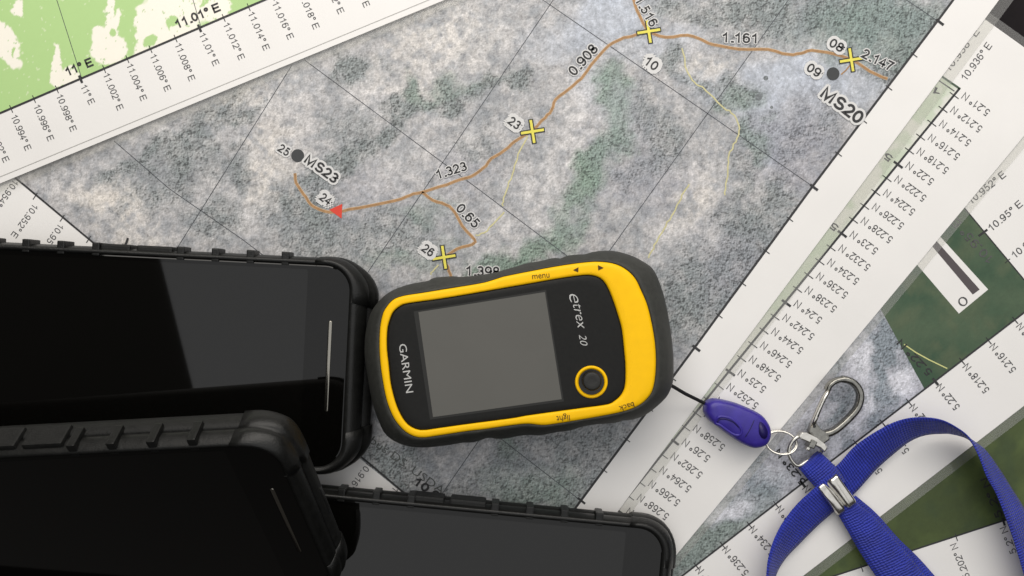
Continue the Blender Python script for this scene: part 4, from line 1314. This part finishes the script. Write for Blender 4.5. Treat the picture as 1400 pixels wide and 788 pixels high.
# webbing
SW = 0.0118
def webbing(name, st, parent=lan, th=0.0008, sub=8, curl=0.0):
    """st: list of ((ux,uy),(lx,ly), zl, zu): edges of the strap in pixels and their heights"""
    U = [P(u[0], u[1], zu) for u, l, zl, zu in st]
    L = [P(l[0], l[1], zl) for u, l, zl, zu in st]
    U = catmull(U, sub); L = catmull(L, sub)
    n = len(U); k_ = 7
    vs_, fs, uvs = [], [], []
    s = 0
    arc = [0]
    for i in range(1, n):
        s += (((U[i] + L[i]) - (U[i - 1] + L[i - 1])) / 2).length
        arc.append(s)
    for side in (1, -1):
        for i in range(n):
            a = U[max(i - 1, 0)] + L[max(i - 1, 0)]; b = U[min(i + 1, n - 1)] + L[min(i + 1, n - 1)]
            t = (b - a).normalized()
            nrm_ = t.cross(L[i] - U[i]).normalized()
            for j in range(k_):
                f = j / (k_ - 1)
                p = U[i].lerp(L[i], f)
                e = 1 - abs(2 * f - 1) ** 6
                p = p + nrm_ * (side * th / 2 * (0.35 + 0.65 * e)) + Vector((0, 0, curl * (1 - (2 * f - 1) ** 2)))
                vs_.append(p); uvs.append((arc[i], f))
    N1 = n * k_
    for i in range(n - 1):
        for j in range(k_ - 1):
            q = (i * k_ + j, i * k_ + j + 1, (i + 1) * k_ + j + 1, (i + 1) * k_ + j)
            fs.append(q); fs.append(tuple(N1 + x for x in reversed(q)))
        for j in (0, k_ - 1):
            fs.append((i * k_ + j, (i + 1) * k_ + j, N1 + (i + 1) * k_ + j, N1 + i * k_ + j))
    for i in (0, n - 1):
        for j in range(k_ - 1):
            fs.append((i * k_ + j, i * k_ + j + 1, N1 + i * k_ + j + 1, N1 + i * k_ + j))
    o = fix_normals(mesh_obj(name, vs_, fs, M['strap'], parent, True))
    uvl = o.data.uv_layers.new(name='UVMap')
    for lp in o.data.loops:
        uvl.data[lp.index].uv = uvs[lp.vertex_index]
    return o
def edge_z(u, l, zl):
    pu, pl = P(u[0], u[1], zl), P(l[0], l[1], zl)
    w = (pu - pl).length
    dz = math.sqrt(max(SW * SW - w * w, 0))
    return dz
zb = ZL + 0.0006
arch = [((1128, 650), (1152, 688), .0005), ((1147, 634), (1171, 672), .0008), ((1171.6, 608), (1198.5, 641.5), .0012), ((1208.5, 584.4), (1225, 618), .0018), ((1235, 573.7), (1245, 603), .0022), ((1260.5, 571), (1265.6, 595), .0024), ((1285.7, 574), (1289, 593), .0024),
        ((1306, 583.5), (1303, 594), .0024), ((1322.6, 596.5), (1324, 600.5), .0024), ((1337, 621), (1346, 614.6), .0024), ((1349, 651.5), (1366, 641), .0024), ((1362, 675), (1383, 668), .002), ((1374, 705), (1398, 692), .002), ((1386, 739), (1412, 722), .002), ((1399, 782), (1428, 765), .002), ((1412, 830), (1443, 812), .002)]
st = []
for i, (u, l, z0) in enumerate(arch):
    dz = edge_z(u, l, zb + z0)
    st.append((u, l, zb + z0, zb + z0 + dz * 0.92))
webbing('strap', st)
left = [((1136, 648), (1163, 678), .0006), ((1113, 668), (1141, 698.5), .0006), ((1087.7, 692), (1118, 718.6), .0008), ((1066, 722), (1094.5, 742), .001), ((1052.5, 755.6), (1072.6, 765.6), .0012), ((1048, 789), (1060, 790), .0014), ((1050, 830), (1058, 826), .0014)]
st = []
for u, l, z0 in left:
    dz = edge_z(u, l, zb + z0)
    st.append((u, l, zb + z0, zb + z0 + dz * 0.85))
webbing('strap', st)
low = [((1138, 690), (1164, 674), .0030), ((1146, 704), (1175, 690), .0032), ((1158, 725), (1195, 705), .0034), ((1176, 756), (1222, 735), .0034), ((1200, 792), (1251, 768), .0034), ((1232, 838), (1285, 812), .003)]
webbing('strap', [(u, l, zb + z0, zb + z0) for u, l, z0 in low], curl=0.0009)
under = [((1141, 694), (1170, 678), .0012), ((1163, 723), (1198, 702), .0012), ((1190, 757), (1228, 736), .0012), ((1214, 786), (1257, 764), .0012), ((1246, 828), (1292, 804), .0012)]
webbing('strap', [(u, l, zb + z0, zb + z0) for u, l, z0 in under])
webbing('strap_loop', [((1091, 640), (1118, 617), zb + .0018, zb + .0018), ((1095, 644), (1123, 620), zb + .0036, zb + .0036), ((1104, 655), (1134, 630), zb + .0042, zb + .0042), ((1116, 668), (1147, 643), zb + .0036, zb + .0036), ((1126, 680), (1156, 658), zb + .003, zb + .003)], curl=0.0006)
# crimp
def crimp():
    a, b, c, d = (1117.5, 667.5), (1145.5, 647.5), (1173, 687), (1146.5, 706)
    nu, nv = 24, 14
    vs_, fs = [], []
    zt_ = zb + 0.0052
    rr = random.Random(5)
    for j in range(nv + 1):
        for i in range(nu + 1):
            u, v = i / nu, j / nv
            x = (1 - v) * ((1 - u) * a[0] + u * b[0]) + v * ((1 - u) * d[0] + u * c[0])
            y = (1 - v) * ((1 - u) * a[1] + u * b[1]) + v * ((1 - u) * d[1] + u * c[1])
            prof = math.sqrt(max(1 - (2 * u - 1) ** 8, 0)) * 0.0018
            fold = -0.0015 * math.exp(-((u - 0.40 - 0.06 * v) / 0.07) ** 2) + 0.0004 * math.exp(-((u - 0.66 + 0.06 * v) / 0.10) ** 2)
            end = -0.0007 * (abs(2 * v - 1) ** 10)
            dent = -0.0007 * math.exp(-((u - 0.22) / 0.16) ** 2 - ((v - 0.2) / 0.2) ** 2)
            p = P(x, y, zt_)
            p.z = zt_ + prof + fold + end + dent - 0.0012
            vs_.append(p)
    top_n = len(vs_)
    for k2 in range(top_n):
        v = vs_[k2]
        vs_.append(Vector((v.x, v.y, zb + 0.0009)))
    w = nu + 1
    for j in range(nv):
        for i in range(nu):
            q = (j * w + i, j * w + i + 1, (j + 1) * w + i + 1, (j + 1) * w + i)
            fs.append(q); fs.append(tuple(top_n + x for x in reversed(q)))
    def wall(k0, k1): fs.append((k0, k1, top_n + k1, top_n + k0))
    for i in range(nu):
        wall(i, i + 1); wall(nv * w + i, nv * w + i + 1)
    for j in range(nv):
        wall(j * w, (j + 1) * w); wall(j * w + nu, (j + 1) * w + nu)
    fix_normals(mesh_obj('crimp', vs_, fs, M['steel'], lan, True))
crimp()

# ------------------------------------------------------------------ sub-parts
bpy.context.view_layer.update()
def base_name(o): return o.name.split('.')[0]
def nest(root, part, names):
    kids = list(root.children)
    host = next(o for o in kids if base_name(o) == part)
    for o in kids:
        if base_name(o) in names and o is not host:
            mw = o.matrix_world.copy()
            o.parent = host
            o.matrix_parent_inverse = host.matrix_world.inverted()
            o.matrix_basis = mw
nest(lan, 'buckle', {'buckle_seam', 'buckle_latch', 'buckle_latch_groove', 'buckle_socket'})
nest(lan, 'hook_gate', {'gate_slot', 'gate_rivet'})
nest(lan, 'swivel_block', {'swivel_collar', 'swivel_pin'})
nest(gps, 'joystick_ring', {'joystick', 'joystick_well'})
nest(gps, 'screen_edge_shade', {'screen'})
nest(gps, 'front_panel', {'brand_lettering', 'model_lettering'})
nest(gps, 'yellow_bezel', {'button_lettering', 'arrow_print'})
nest(m4, 'scale_bar_box', {'scale_bar', 'scale_label'})
for r in [o for o in scene.objects if base_name(o) == 'smartphone']:
    nest(r, 'glass', {'display', 'earpiece'})
    nest(r, 'case_shell', {'grip_rib', 'side_button', 'side_pad', 'corner_guard'})
    nest(r, 'bumper', {'end_slot'})
